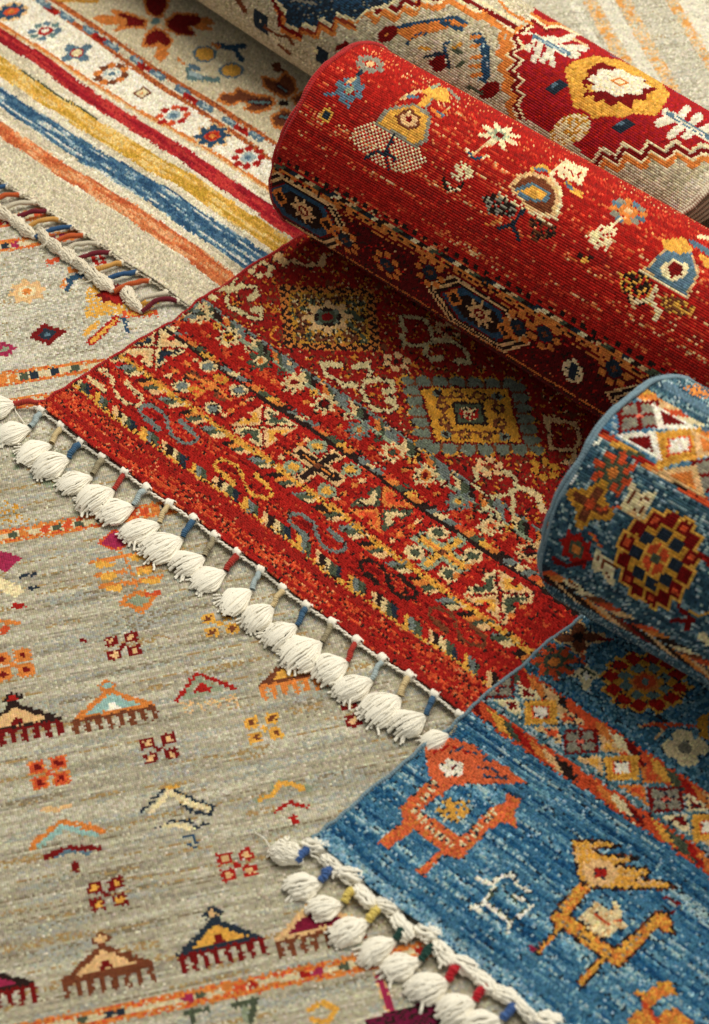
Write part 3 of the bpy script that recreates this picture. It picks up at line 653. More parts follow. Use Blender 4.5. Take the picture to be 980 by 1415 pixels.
def paint_blue_roll():
    S = blue.roll(-75, 290); S.put(np.ones(S.sh, bool), lin('41616f'))
    n = vnoise(S.sh, (1.1, 9), 91); r = rng.random(S.sh)
    S.put((n > .1) & (r < .6), lin('7c959c')); S.put((n < -.25) & (r < .7), lin('2f4b5c')); S.put(rng.random(S.sh) < .12, lin('a5b4b4')); S.put(rng.random(S.sh) < .14, lin('263d4c'))
    Alo, Ahi = ((838, 612), (980, 705)), ((845, 600), (980, 688)); Blo, Bhi = ((903, 563), (980, 606)), ((910, 546), (980, 590))
    m = band(S, Ahi, Blo, lin('4c7893')); S.put(m & (rng.random(S.sh) < .3), 'PB')
    segs(S, Alo, Ahi, SEQ, 15, 1.4, .4, 22); segs(S, Blo, Bhi, ['O', 'LT', 'OR', 'CR', 'BL', 'O', 'LT', 'Y'], 15, 1.4, .4, 23)
    quatre(S, 884, 574, 25, 30); lozenge(S, 936, 613, 26, 34); quatre(S, 985, 652, 25, 30)
    tri(S, 893, 606, 26, 24, 1, 'W', 'DR'); tri(S, 921, 580, 26, 24, -1, 'W', 'DR'); tri(S, 949, 653, 26, 24, 1, 'LT', 'O'); tri(S, 976, 617, 26, 24, -1, 'LT', 'O')
    S.line('h', [(740, 705), (979, 850)], 10, 'BL'); S.poly('h', [(830, 720), (900, 700), (979, 740), (979, 790), (900, 770)], 'O', .6)
    S.line('h', [(380, 1000), (320, 1060), (240, 1200), (190, 1300)], 4.5, 'W', dash=[(2, 'W'), (2.5, None)])
    S.rose(845, 654, 20, 'OR', 'GN', 'O', 8, k=.3); u, v = S.loc(845, 654); q = np.hypot(u, v); S.put((q > 9) & (q < 18) & (np.sin(8 * np.arctan2(v, u)) > .2), 'GN'); S.disc(845, 654, 6, 'O')
    S.rose(793, 761, 17, 'R', 'GN', 'O', 8, k=.3); S.line('l', [(110, 260), (180, 300), (290, 270)], 6, 'DR')
    u, v = S.loc(812, 698); q = np.hypot(u, v); S.put(q < 21 + 6 * np.cos(4 * np.arctan2(v, u)), 'GO'); S.put(q < 14 + 6 * np.cos(4 * np.arctan2(v, u)), 'BR'); S.put(q < 6, 'OR')
    def z(pts): return [(691 + x / 2.768, 484 + y / 2.768) for x, y in pts]
    S.poly(None, z([(452, 605), (505, 495), (535, 545), (600, 540), (570, 590), (550, 650), (500, 632)]), 'CR')
    for p in ([(480, 600), (512, 540)], [(505, 615), (530, 565), (565, 570)], [(530, 625), (545, 590)]): S.line(None, z(p), 3.0, 'BR')
    S.poly(None, z([(345, 860), (362, 762), (460, 828), (432, 842), (432, 905), (408, 892), (385, 850)]), 'CR')
    for p in ([(366, 845), (376, 790)], [(385, 835), (395, 805), (440, 832)], [(400, 850), (415, 880)]): S.line(None, z(p), 3.0, 'BR')
    S.line(None, z([(375, 612), (455, 598)]), 5.5, 'OR', dash=[(3, 'OR'), (2, 'O')]); S.line(None, z([(345, 700), (378, 752)]), 5, 'OR', dash=[(3, 'OR'), (2, 'O')])
    # large rosette of squares
    cx, cy = 906, 773
    for k in range(14):
        a = k * math.pi / 7; S.rect(cx, cy, 8.6, 9.4, 'Y', du=33 * math.cos(a), dv=41 * math.sin(a))
    S.disc(cx, cy, 34, 'GO', b=42)
    for k in range(14):
        a = k * math.pi / 7; S.rect(cx, cy, 5.8, 6.4, 'DR', du=33 * math.cos(a), dv=41 * math.sin(a))
        if k % 2: S.rect(cx, cy, 4, 3, 'OR', du=33 * math.cos(a), dv=41 * math.sin(a))
    for k in range(8):
        a = k * math.pi / 4 + .2; S.rect(cx, cy, 5.4, 6.2, 'NV', du=20.5 * math.cos(a), dv=25 * math.sin(a))
    S.disc(cx, cy, 15, 'Y', b=18); S.disc(cx, cy, 12, 'OR', b=15)
    for k in range(4): S.rect(cx, cy, 1.3, 15, 'Y') if k == 0 else S.rect(cx, cy, 12, 1.3, 'Y')
    S.disc(cx, cy, 5, 'GN')
    # lower border seen towards the fold
    segs(S, ((772, 806), (980, 925)), ((776, 797), (980, 914)), ['OR', 'O', 'BK', 'CR', 'BR', 'OR', 'LT', 'NV'], 14, 1.5, .5, 31)
    segs(S, ((775, 820), (980, 938)), ((774, 808), (980, 927)), ['LT', 'BK', 'O', 'LT', 'BR', 'DR', 'BK'], 16, -1.5, .5, 32)
    S.poly(None, [(771, 798), (800, 808), (806, 818), (786, 812)], 'CR'); S.poly(None, [(778, 802), (794, 808), (797, 813)], 'BR')
    S.line('l', [(770, 600), (880, 600)], 7, 'DR'); S.line('l', [(800, 520), (870, 590), (850, 650)], 6, 'DR'); S.line('l', [(860, 545), (910, 575), (979, 555)], 4, 'Y'); S.line('l', [(930, 690), (979, 720)], 12, 'CR'); S.line('l', [(910, 240), (979, 270)], 9, 'DR'); S.line('l', [(930, 230), (979, 300)], 5, 'R')
    S.line('l', [(540, 0), (590, 30), (620, -10)], 5, 'LT')
    streaks(S, .10, (1.0, 30), 95)
    return S
SBB = paint_blue_roll()

# ================================================================== CREAM RUG
croll = [0.4355, 0.3019, 0.1122, -0.8394, 0.0378, 0.1085, 0.0034]
def zf_cream(u, v): return .0165 + 0 * v + .0015 * np.sin(u * 17)
fa, fb = gp(10, 252, .0165), gp(235, 402, .0165)
fdir = (fb - fa) / np.linalg.norm(fb - fa); cang = math.atan2(fdir[1], fdir[0])
tmp = Rug(None, cang, croll, .02, -1.3, 0.0, zf_cream)
F0c = fa + fdir * ((tmp.G0 - fa) @ fdir)
cream = Rug(F0c, cang, croll, .02, -1.45, 0.0, zf_cream)
def paint_cream_flat():
    S = cream.flat(cream.len + .02); S.put(np.ones(S.sh, bool), lin('d8cdb4'))
    n = vnoise(S.sh, (1.5, 18), 101); S.put((n > .3) & (rng.random(S.sh) < .6), lin('e8dfca')); S.put((n < -.35) & (rng.random(S.sh) < .5), lin('bdb298'))
    m = S.jv < vline(S, ((0, 190), (245, 352))); S.put(m & (rng.random(S.sh) < .6), lin('d0c6ae')); S.put(m & (rng.random(S.sh) < .12), lin('bdb29a'))
    def stripe(lo, hi, cs, seed, gap=None):
        a, b = vline(S, lo), vline(S, hi); w = vnoise(S.sh, (400, 14), seed) * .0018
        m = (S.jv > a + w) & (S.jv < b + w); S.put(m, lin(cs[0])); n = vnoise(S.sh, (1.3, 12), seed + 1)
        S.put(m & (n > .15) & (rng.random(S.sh) < .75), lin(cs[1])); S.put(m & (n < -.2) & (rng.random(S.sh) < .75), lin(cs[2]))
        if gap: S.put(m & (n > .42) & (rng.random(S.sh) < .8), lin(gap))
    stripe(((0, 188), (245, 350)), ((0, 167), (245, 323)), ('cf7d4c', 'dca476', 'bd5f38'), 111)
    stripe(((0, 148), (295, 341)), ((0, 120), (295, 303)), ('4a6e88', '93a9b2', '2f5273'), 121, 'd3d3c8')
    stripe(((0, 102), (345, 322)), ((0, 79), (345, 294)), ('d6a94f', 'dec280', 'bd9636'), 131)
    stripe(((0, 58), (345, 287)), ((0, 37), (345, 263)), ('a3202a', 'bb3a35', '8c1523'), 141)
    a = vline(S, ((0, 33), (245, 181))); S.put((np.abs(S.jv - a) < .003), 'O'); a = vline(S, ((0, 37), (245, 184))); S.put((np.abs(S.jv - a) < .0016), 'LT')
    a = vline(S, ((30, 98), (125, 158))); S.put((np.abs(S.jv - a) < .0013) & (S.ju > S.uv(30, 98)[0]) & (S.ju < S.uv(135, 165)[0]), 'GN')
    # white flower band between red line and the double guard
    L1, L2 = ((112, 37), (320, 180)), ((77, 0), (295, 142))
    m = band(S, ((0, 31), (245, 179)), L1, lin('e2d9c4')); S.put(m & (rng.random(S.sh) < .4), lin('efe8d8'))
    field = S.jv > vline(S, L2); S.put(field, lin('cdbf9f')); S.put(field & (rng.random(S.sh) < .4), lin('d9cdb0'))
    for L in (L1, L2):
        a = vline(S, L); S.put(np.abs(S.jv - a) < .0036, lin('bd6a36')); S.put((np.abs(S.jv - a) < .003) & (rng.random(S.sh) < .4), lin('8f4422'))
    for key, lst in (('a', ((280, 50, 'R'), (370, 90, 'BL'), (500, 170, 'BL'), (550, 210, 'R'), (620, 250, 'BL'), (760, 335, 'BL'), (800, 370, 'R'), (870, 410, 'BL'), (240, 15, 'BL'))),
                     ('b', ((30, 500, 'BL'), (80, 545, 'R'), (155, 585, 'BL'), (290, 670, 'BL'), (360, 715, 'R'), (440, 750, 'BL')))):
        for x, y, c in lst: S.line(key, [(x - 28, y - 16), (x + 28, y + 18)], 8.5, c); S.line(key, [(x - 12, y - 12), (x + 16, y + 6)], 3.5, 'PB' if c == 'BL' else 'DR')
    # flowers
    def flor(x, y, c, c2, mid, cen, r=18, n=8):
        for k in range(n):
            a = k * 2 * math.pi / n; S.disc(x, y, 5.4, c if k % 2 == 0 or c2 is None else c2, du=r * .72 * math.cos(a), dv=r * .72 * math.sin(a))
        S.disc(x, y, r * .42, mid); S.disc(x, y, r * .22, cen)
    S.disc(16, 15, 21, 'LT'); S.rose(16, 15, 17, 'NB', 'OR', 'O', 8, k=.3)
    flor(62, 43, 'TL', 'BL', 'R', 'W', 22); S.disc(62, 43, 9, 'R'); S.disc(62, 43, 5, 'W')
    S.rose(107, 72, 17, 'BL', 'R', 'W', 4, k=.5); S.disc(107, 72, 9, 'R'); S.disc(107, 72, 6.5, 'CR')
    flor(155, 101, 'O', 'BR', 'PB', 'BL', 24, 10); S.disc(155, 101, 8, 'W'); S.disc(155, 101, 4.5, 'BL')
    S.rect(197, 127, 9.5, 9.5, 'BR'); S.rect(197, 127, 6.2, 6.2, 'CR'); S.rect(197, 127, 2.2, 2.2, 'O')
    flor(240, 158, 'R', 'OR', 'PB', 'BL', 23, 8); S.rose(294, 188, 19, 'NB', 'OR', 'O', 8, k=.35, edge='LT'); S.disc(294, 188, 8, 'R'); S.disc(294, 188, 4.5, 'O')
    flor(344, 217, 'R', None, 'PB', 'BL', 23, 8)
    # four-petalled blossoms in the field
    def petals(key, polys, c, edge):
        for p in polys: S.poly(key, p, c); S.line(key, p + [p[0]], 3.6, edge)
    petals('a', [[(790, -40), (940, -40), (925, 30), (900, 85), (860, 95), (810, 65)], [(620, 55), (720, 75), (815, 110), (800, 150), (700, 150), (640, 170), (690, 120)], [(915, 110), (979, 70), (1090, 80), (1040, 130), (1080, 190), (979, 185), (920, 160)], [(805, 190), (860, 150), (920, 180), (955, 230), (925, 262), (880, 235), (835, 258), (790, 250)]], 'DR', 'O')
    S.poly('a', [(505, 95), (580, 75), (700, 100), (700, 135), (560, 135)], 'O'); S.poly('a', [(860, 240), (900, 240), (935, 300), (890, 345), (850, 315), (870, 290)], 'O'); S.poly('a', [(1060, 110), (1150, 90), (1190, 130), (1080, 160)], 'O')
    S.line('a', [(780, 90), (930, 155)], 3, 'LT'); S.disc(860, 120, 6.5, 'TL', key='a', b=6)
    petals('b', [[(330, 485), (420, 520), (510, 530), (548, 560), (510, 600), (430, 622), (370, 600), (425, 562), (340, 560), (290, 580), (225, 550), (250, 510), (310, 520)], [(470, 420), (555, 445), (600, 395), (645, 440), (665, 500), (600, 542), (530, 512), (480, 470)], [(520, 640), (590, 600), (645, 620), (640, 680), (590, 705), (535, 700)], [(630, 540), (700, 500), (760, 520), (740, 580), (660, 580)]], 'BR', 'O')
    for p in ([(400, 560), (510, 565)], [(560, 470), (600, 500)], [(570, 640), (610, 650)]): S.line('b', p, 8, lin('4a1a18')); S.line('b', p, 3.2, 'TL')
    S.line('b', [(540, 600), (650, 545)], 2.6, 'LT'); S.disc(590, 572, 6, 'BK', key='b'); S.poly('b', [(600, 395), (560, 340), (510, 350), (550, 400)], 'BR')
    for x, y in ((283, 73), (320, 97)): S.disc(x, y, 18, 'BL', b=15); S.disc(x, y, 14.5, 'Y', b=11.5)
    S.line('b', [(220, 250), (300, 260), (370, 250)], 8, 'NB'); S.line('b', [(320, 270), (360, 330)], 7, 'NB'); S.line('b', [(200, 240), (230, 260)], 5, 'O')
    S.line('b', [(60, 380), (70, 430), (130, 430), (230, 440)], 7, 'TL'); S.line('b', [(70, 360), (120, 380)], 6, 'BL'); S.line('b', [(80, 400), (130, 420)], 6, 'PB')
    S.line('b', [(0, 100), (60, 120), (110, 110)], 12, 'DR'); S.line('b', [(0, 170), (90, 180)], 7, 'DR'); S.line('b', [(120, 150), (190, 155)], 6, 'O'); S.line('a', [(320, 0), (540, 5)], 5, 'GO')
    S.line('b', [(0, 320), (40, 350)], 3, 'O')
    streaks(S, .05, (1.4, 20), 151)
    return S
SCF = paint_cream_flat()
def paint_cream_roll():
    S = cream.roll(-75, 290); S.put(np.ones(S.sh, bool), lin('bfb396')); S.put(rng.random(S.sh) < .35, lin('cfc5ab')); S.put(rng.random(S.sh) < .16, lin('a3977b'))
    # ---- red field with its stepped outlines
    edgeL = Q('c', [(720, -60), (930, 110), (985, 140), (905, 205), (935, 255), (880, 290), (930, 330), (880, 390), (940, 440), (890, 480), (940, 530), (900, 570)])
    edgeB = Q('d', [(-40, 655), (120, 740), (230, 800), (330, 890), (380, 812), (455, 855), (500, 785), (600, 838), (640, 770), (722, 828), (790, 770), (872, 830), (930, 790), (1000, 810)])
    redp = np.concatenate([edgeL[2:], edgeB, [[1000, 210], [1100, 260], [1100, 160], [980, 120], [860, 60], [760, 0], [740, -30]]])
    zz = np.concatenate([edgeL[2:], edgeB[:1]])
    S.poly(None, redp, lin('9c1c26')); S.poly(None, redp, 'R', .45)
    for dx, dy, w, c in ((-15, 2, 8, 'O'), (-10, 1, 4, 'CR'), (-6, 0, 5, 'DR'), (-1, 0, 3.4, 'CR')):
        S.line(None, zz + np.array([dx, dy]), w, c)
    for dx, dy, w, c in ((4, 20, 8, 'O'), (3, 13, 4, 'CR'), (2, 8, 6, 'DR'), (0, 0, 3.4, 'CR')):
        S.line(None, edgeB[3:] + np.array([dx, dy]), w, c)
    # upper outlines running along the roll
    for off, w, c in ((0, 6, 'DR'), (-7, 4, 'CR'), (-12, 5, 'O'), (7, 4, 'CR')):
        S.line(None, np.array([(640, -4), (680, 18), (712, 36)]) + np.array([-off * .45, off * .9]) * -1, w, c)
    S.line('d', [(0, 85), (80, 150), (150, 140), (260, 190)], 3.5, 'CR'); S.line('d', [(0, 110), (80, 165), (150, 160)], 3, 'DR'); S.line('d', [(0, 75), (90, 130), (170, 130), (270, 185)], 4, 'O')
    S.line('c', [(800, 0), (850, 60), (979, 130)], 4, 'O')
    # orange stair around the cream ground
    st = [(-30, 120), (0, 110), (55, 55), (110, 115), (150, 55), (215, 105), (262, 40), (330, 75), (350, 20), (450, 40), (520, 0), (600, 40), (690, 95), (700, 60), (830, 165), (800, 215), (835, 250), (790, 290), (850, 330), (800, 375), (855, 430), (820, 480), (880, 530), (850, 580)]
    S.line('c', st, 8, 'O'); S.line('c', [(x + 10, y - 28) for x, y in st[:14]], 3.4, 'CR'); S.line('c', [(x + 14, y - 48) for x, y in st[:13]], 5, 'DR')
    # navy ground at the top
    nav = [(500, -60), (545, 10), (590, 60), (580, 125), (680, 175), (690, 130), (775, 165), (790, 100), (862, 145), (880, 70), (979, 115), (1035, 60), (1090, 40), (1180, 20), (1250, -60)]
    S.poly('b', nav, 'NV'); S.poly('b', nav, 'NB', .35); S.poly('b', nav, 'GY', .06)
    S.line('b', nav, 4.0, 'CR'); S.line('b', [(x - 8, y + 30) for x, y in nav[1:11]], 5.5, lin('8f3a22')); S.line('b', [(x - 4, y + 48) for x, y in nav[1:11]], 4.5, 'O')
    S.line('b', [(520, 0), (560, 60), (560, 140), (680, 205)], 5, 'DR')
    S.poly('b', [(800, 0), (979, 0), (979, 40), (900, 60)], 'NB', .5); S.line('b', [(640, 0), (760, 20)], 4, 'GY')
    # squares and small marks on the cream ground
    S.rect(359, 30, 15, 17, 'NV'); S.rect(359, 30, 3, 3, 'CR'); S.rect(444, 78, 11, 13, 'NV'); S.rect(436, 70, 4, 4, 'CR'); S.line('b', [(880, 270), (930, 240)], 7, 'DR'); S.line('b', [(330, 0), (370, 60)], 7, 'BR')
    for p in ([(480, 150), (560, 200), (620, 210)], [(600, 200), (640, 250)], [(560, 250), (620, 300)]): S.line('b', p, 4, 'BR')
    # combs
    S.poly('c', [(225, 165), (330, 125), (560, 85), (625, 130), (575, 165), (520, 150), (400, 185), (290, 225), (260, 200)], 'O')
    S.line('c', [(230, 150), (350, 120), (560, 90), (620, 125)], 4.5, 'NB'); S.line('c', [(290, 240), (330, 190), (400, 180)], 4, 'NB', dash=[(4, 'NB'), (3, None)]); S.line('c', [(540, 150), (590, 155)], 6, 'NB'); S.line('c', [(480, 120), (520, 130)], 6, 'NB')
    S.poly('c', [(650, 180), (690, 170), (745, 260), (750, 400), (720, 455), (680, 445), (700, 400), (690, 280), (660, 230)], 'NB'); S.poly('c', [(650, 180), (690, 170), (745, 260), (750, 400), (720, 455), (680, 445)], 'PB', .2)
    for y in (195, 245, 310, 360, 410): S.line('c', [(640, y + 5), (690, y)], 5, 'O')
    S.poly('c', [(400, 340), (450, 310), (490, 300), (505, 370), (460, 400), (420, 370)], 'DR'); S.line('c', [(385, 310), (500, 290), (520, 370)], 4.5, 'NV'); S.line('c', [(500, 290), (490, 240), (520, 225)], 4, 'NB'); S.line('c', [(360, 260), (410, 270)], 5, 'GO'); S.line('c', [(550, 270), (590, 290)], 5, 'GN'); S.line('c', [(560, 370), (600, 340)], 5, 'GN'); S.line('c', [(540, 260), (580, 240)], 4, 'GO')
    S.disc(534, 47, 12, 'DR', b=13); S.disc(676, 125, 12, 'DR', b=13); S.disc(534, 47, 3, 'O'); S.line('c', [(630, 480), (700, 510)], 5, 'GN')
    # ---- red field: leaves, golden hexagon, dots
    for p in ([(-30, 190), (20, 200), (220, 300)], [(50, 215), (15, 325)], [(95, 245), (115, 350)], [(60, 215), (125, 212)], [(100, 238), (228, 198)], [(150, 262), (298, 262)], [(120, 255), (60, 330)], [(180, 285), (250, 300)], [(20, 200), (-20, 260)]): S.line('d', p, 9, lin('d9d0ba'))
    S.line('d', [(5, 195), (210, 295)], 5.5, 'BL'); S.line('d', [(40, 215), (190, 285)], 2.4, 'PB')
    S.poly('c', [(880, 180), (979, 190), (979, 240)], 'R')
    gold = [(180, 370), (235, 330), (345, 303), (485, 332), (600, 385), (705, 440), (765, 520), (690, 635), (560, 625), (500, 645), (400, 635), (340, 655), (280, 600), (228, 590), (205, 480)]
    S.poly('d', gold, 'Y'); S.poly('d', gold, 'GO', .3)
    S.poly('d', [(270, 450), (310, 410), (330, 360), (390, 340), (470, 375), (580, 425), (650, 470), (700, 490), (640, 510), (630, 550), (560, 545), (550, 590), (480, 560), (430, 590), (400, 545), (340, 560), (350, 520), (270, 530), (310, 490)], 'DR')
    for x, y in ((330, 590), (420, 600), (520, 600), (620, 570), (260, 480), (330, 480), (600, 450), (430, 370), (330, 400)): S.poly('d', [(x - 34, y - 22), (x + 40, y - 4), (x + 10, y + 12), (x - 10, y + 30)], 'Y' if y > 460 else 'DR')
    u, v = S.loc(490, 450, 'd'); q = np.hypot(u / 30, v / 30); th = np.arctan2(v, u); S.put(q < 1 + .10 * np.cos(8 * th), lin('d9d0ba')); S.put((q < 1 + .1 * np.cos(8 * th)) & (rng.random(S.sh) < .3), 'CR')
    S.rect(490, 450, 7.5, 7.5, 'O', key='d'); S.rect(490, 450, 4, 4, 'CR', key='d')
    for p in ([(740, 615), (860, 690), (1000, 770)], [(790, 645), (700, 675)], [(840, 680), (765, 745)], [(900, 715), (850, 745)], [(810, 650), (855, 600)], [(870, 690), (925, 640)], [(920, 720), (985, 700)]): S.line('d', p, 11, lin('d9d0ba'))
    S.line('d', [(755, 622), (990, 760)], 5.5, 'BL'); S.line('d', [(790, 645), (960, 740)], 2.4, lin('d9d0ba'))
    for x, y in ((130, 475), (510, 690)): S.rect(x, y, 9, 9.5, 'NV', key='d'); S.rect(x, y, 3, 3, 'BL', key='d', du=-4)
    S.disc(205, 720, 20, 'CR', key='d', b=24); u, v = S.loc(205, 720, 'd'); S.put((np.hypot(u / 20, v / 24) < 1) & (rng.random(S.sh) < .4), 'GO')
    S.disc(450, 310, 5, 'BL', key='d'); S.disc(815, 515, 5, 'BL', key='d'); S.line('d', [(230, 210), (300, 250)], 3, 'LT')
    m = np.abs(S.ju) < .022; S.put(m, lin('cbbfa6')); S.put(m & (rng.random(S.sh) < .4), lin('dcd2bc'))
    streaks(S, .05, (1.0, 30), 161)
    return S
SCB = paint_cream_roll()

# ================================================================== GREY RUG
gA, gB = gp(130, 1415), gp(520, 1330); gd = (gB - gA) / np.linalg.norm(gB - gA); gn = np.array([-gd[1], gd[0], 0])
gO = gp(490, 707)
def in_poly(x, y, p):
    ins = np.zeros(x.shape, bool); n = len(p)
    for a in range(n):
        xa, ya = p[a]; xb, yb = p[(a + 1) % n]
        ins ^= ((ya > y) != (yb > y)) & (x < (xb - xa) * (y - ya) / (yb - ya + 1e-12) + xa)
    return ins
def foot(rug, inset, v1):
    return [rug.flatP(np.float64(u), np.float64(v))[:2] for u, v in ((rug.u0 + inset, inset), (rug.u1 - inset, inset), (rug.u1 - inset, v1), (rug.u0 + inset, v1))]
def paint_grey():
    p = .0024
    us = np.arange(-1.05, 1.05, p); vs = np.arange(-.95, 1.35, p); U, V = np.meshgrid(us, vs)
    P = gO + U[..., None] * gd + V[..., None] * gn; P[..., 2] = .009 + vnoise(U.shape, (45, 45), 9) * .0012
    one = np.ones(U.shape)[..., None]
    S = Surf(P, one * np.array([0, 0, 1.0]), one * gd, one * gn, U, V, p, p, 1.0, 1)
    # leave out knots far outside the view or buried under the other rugs
    S.keep = (S.PX > -160) & (S.PX < 1140) & (S.PY > -130) & (S.PY < 1540)
    for rg, v1 in ((red, .5), (blue, .42), (cream, cream.len)): S.keep &= ~in_poly(P[..., 0], P[..., 1], foot(rg, .035, v1))
    S.put(one[..., 0] > 0, lin('aea690'))
    n = vnoise(S.sh, (1.15, 30), 171) + .7 * vnoise(S.sh, (5, 55), 172); r = rng.random(S.sh)
    S.put((n > .22) & (r < .7), lin('c2bca8')); S.put((n < -.3) & (r < .6), lin('999280')); S.put((n < -.8) & (r < .6), lin('877b64')); S.put(r > .965, lin('cfc8b4'))
    n2 = vnoise(S.sh, (2.2, 30), 173); S.put((n2 > .4) & (rng.random(S.sh) < .5), lin('a3a49a')); S.put((n2 < -.62) & (rng.random(S.sh) < .5), lin('a58a5e'))
    up = sstep(S.V, .02, .30) * (rng.random(S.sh) < .75); S.put((up > .5), lin('c6c0ae')); S.put((up > .5) & (n < -.1) & (rng.random(S.sh) < .6), lin('aca693')); S.put((up > .5) & (r > .86), lin('d8d2c2'))
    def dline(L1, L2, seed):
        m = band(S, L1, L2, lin('cdbf9c'))
        for L in (L1, L2):
            a = vline(S, L); S.put((np.abs(S.jv - a) < .0032) & (rng.random(S.sh) < .85), 'O'); S.put((np.abs(S.jv - a) < .0022) & (rng.random(S.sh) < .3), 'OR')
        f = np.random.default_rng(seed)
        a, b = vline(S, L1), vline(S, L2); lo, hi = np.minimum(a, b) + .0025, np.maximum(a, b) - .0025
        k = np.floor((S.ju + 3) / .012).astype(int); cc = f.integers(0, 9, 900)[k]
        for q, c in enumerate(('OR', 'PK', 'O', 'GN', 'NV', 'R')): S.put((S.jv > lo) & (S.jv < hi) & (cc == q) & (((S.ju + 3) / .012 - k) < .75), c)
    dline(((0, 748), (151, 721)), ((0, 735), (151, 709)), 3)
    keepc = S.col.copy()
    dline(((0, 531), (120, 512)), ((0, 517), (120, 500)), 4); dline(((0, 566), (60, 556)), ((0, 556), (60, 546)), 5)
    dline(((0, 346), (63, 336)), ((0, 335), (63, 325)), 6); dline(((0, 314), (30, 306)), ((0, 304), (30, 296)), 8)
    far = S.ju > .15; S.col[far] = keepc[far]
    dline(((245, 1390), (490, 1339)), ((245, 1376), (490, 1325)), 7)
    # borders running along the warp, far right
    def wline(L, w, c, pr=.8):
        (x0, y0), (x1, y1) = L; u0, v0 = S.uv(x0, y0); u1, v1 = S.uv(x1, y1)
        a = u0 + (S.jv - v0) * (u1 - u0) / (v1 - v0); nn = vnoise(S.sh, (3, 3), 7)
        S.put((np.abs(S.ju - a) < w) & (rng.random(S.sh) < pr) & (S.jv > .3), c); S.put((np.abs(S.ju - a) < w) & (nn > .3) & (S.jv > .3), lin('d39a55') if isinstance(c, str) else c)
    for L in (((815, 0), (868, 92)), ((862, 0), (925, 115))): wline(L, .010, 'LT', .5)
    wline(((838, 0), (900, 110)), .011, lin('d6d0bf'), .8); wline(((930, 0), (985, 90)), .010, 'LT', .5); wline(((955, 0), (1010, 90)), .018, lin('d6d0bf'), .7); wline(((790, 0), (830, 70)), .006, lin('d8d3c4'), .6)
    # four-square flowers
    def four(x, y, c, cen, s=1.0, e=None):
        for du, dv in ((-1, 1), (1, 1), (-1, -1), (1, -1)):
            if e: S.rect(x, y, 8.2 * s, 8.2 * s, e, du=du * 10.5 * s, dv=dv * 9.5 * s)
            S.rect(x, y, 6.8 * s, 6.6 * s, c, du=du * 10.5 * s, dv=dv * 9.5 * s); S.rect(x, y, 3.2 * s, 3 * s, cen, du=du * 10.5 * s, dv=dv * 9.5 * s)
        S.rect(x, y, 3, 3, c)
    four(170, 891, 'DR', 'LT'); four(303, 861, 'Y', 'BR'); four(17, 918, 'O', 'DR', 1.05, 'O'); four(220, 1033, 'DR', 'LT'); four(365, 1005, 'Y', 'BR')
    four(67, 1066, 'OR', 'DR', 1, 'O'); four(326, 1194, 'R', 'LT'); four(147, 1234, 'DR', 'Y'); four(500, 980, 'DR', 'LT', 1.15); four(8, 640, 'SG', 'G')
    # combs: a peaked cap over a row of teeth
    def comb(x, y, cap, inn, dot, tooth, w=42, h=30, teeth=7, top=None):
        u, v = S.loc(x, y)
        S.put((v > 0) & (v < h) & (np.abs(u) < w * (1 - v / h) + 2), cap)
        S.put((v > 3.5) & (v < h - 5) & (np.abs(u) < w * (1 - v / h) - 8), inn)
        if dot: S.put((v > 4) & (v < 13) & (np.abs(u) < 9 - v * .5), dot)
        S.put((v <= 0) & (v > -4) & (np.abs(u) < w), tooth)
        S.put((v <= -4) & (v > -19) & (np.abs(u) < w) & (np.floor((u + w) / (w * 2 / (teeth * 2 + 1))) % 2 == 0), tooth)
        if top: S.dia(x, y, 11, 9, cap, dv=h + 5); S.dia(x, y, 6, 5, top, dv=h + 5)
    comb(158, 985, 'O', 'TQ', 'W', 'BR', 42, 31, 7, 'TQ'); comb(24, 1005, 'BK', 'LT', 'DR', 'DR', 44, 32, 7, 'R'); comb(150, 1343, 'BR', 'LT', 'DR', 'BR', 42, 31, 7, 'LT')
    comb(305, 1306, 'NV', 'Y', 'DR', 'DR', 40, 31, 7, 'LT'); comb(414, 935, 'BR', 'Y', None, 'O', 42, 30, 7); comb(440, 1285, 'LT', lin('7a1631'), None, 'BR', 42, 34, 7); comb(-12, 1370, 'BK', 'PK', None, 'DR', 40, 24, 7)
    for p, c, w in (([(0, 1035), (110, 885), (320, 970)], 'R', 5), ([(40, 1020), (110, 920), (240, 975), (40, 1020)], 'G', 6), ([(100, 985), (140, 950), (180, 975), (100, 985)], 'R', 6)): S.line('j', p, w, c)
    S.poly('j', [(0, 1050), (320, 990), (340, 1060), (40, 1110)], 'LT', .3)
    # chevrons
    for p, c, w in (([(180, 430), (340, 305), (560, 345)], 'O', 11), ([(215, 425), (345, 325), (530, 365)], 'TQ', 7.5), ([(250, 490), (390, 440), (545, 440)], 'DR', 8), ([(310, 490), (380, 455), (490, 465)], 'BL', 4), ([(415, 530), (420, 560)], 'DR', 9), ([(240, 225), (320, 230), (390, 205)], 'LT', 6)): S.line('m', p, w, c)
    for p, c, w in (([(-180, 235), (-40, 100), (60, 160), (200, 210), (190, 250), (100, 245), (20, 200)], 'NV', 3.5), ([(-130, 240), (-30, 130), (40, 180), (170, 225)], 'CR', 7), ([(-100, 330), (-20, 290), (60, 290), (110, 330), (180, 300)], 'NV', 3.2), ([(-60, 320), (20, 320), (90, 335)], 'CR', 6), ([(40, 380), (80, 370), (110, 400), (90, 435), (50, 410)], 'NB', 3.2)): S.line('n', [(x - 15 if x < 0 else x, y) for x, y in p], w, c)
    S.line('m', [(930, 105), (970, 100)], 6, 'Y')
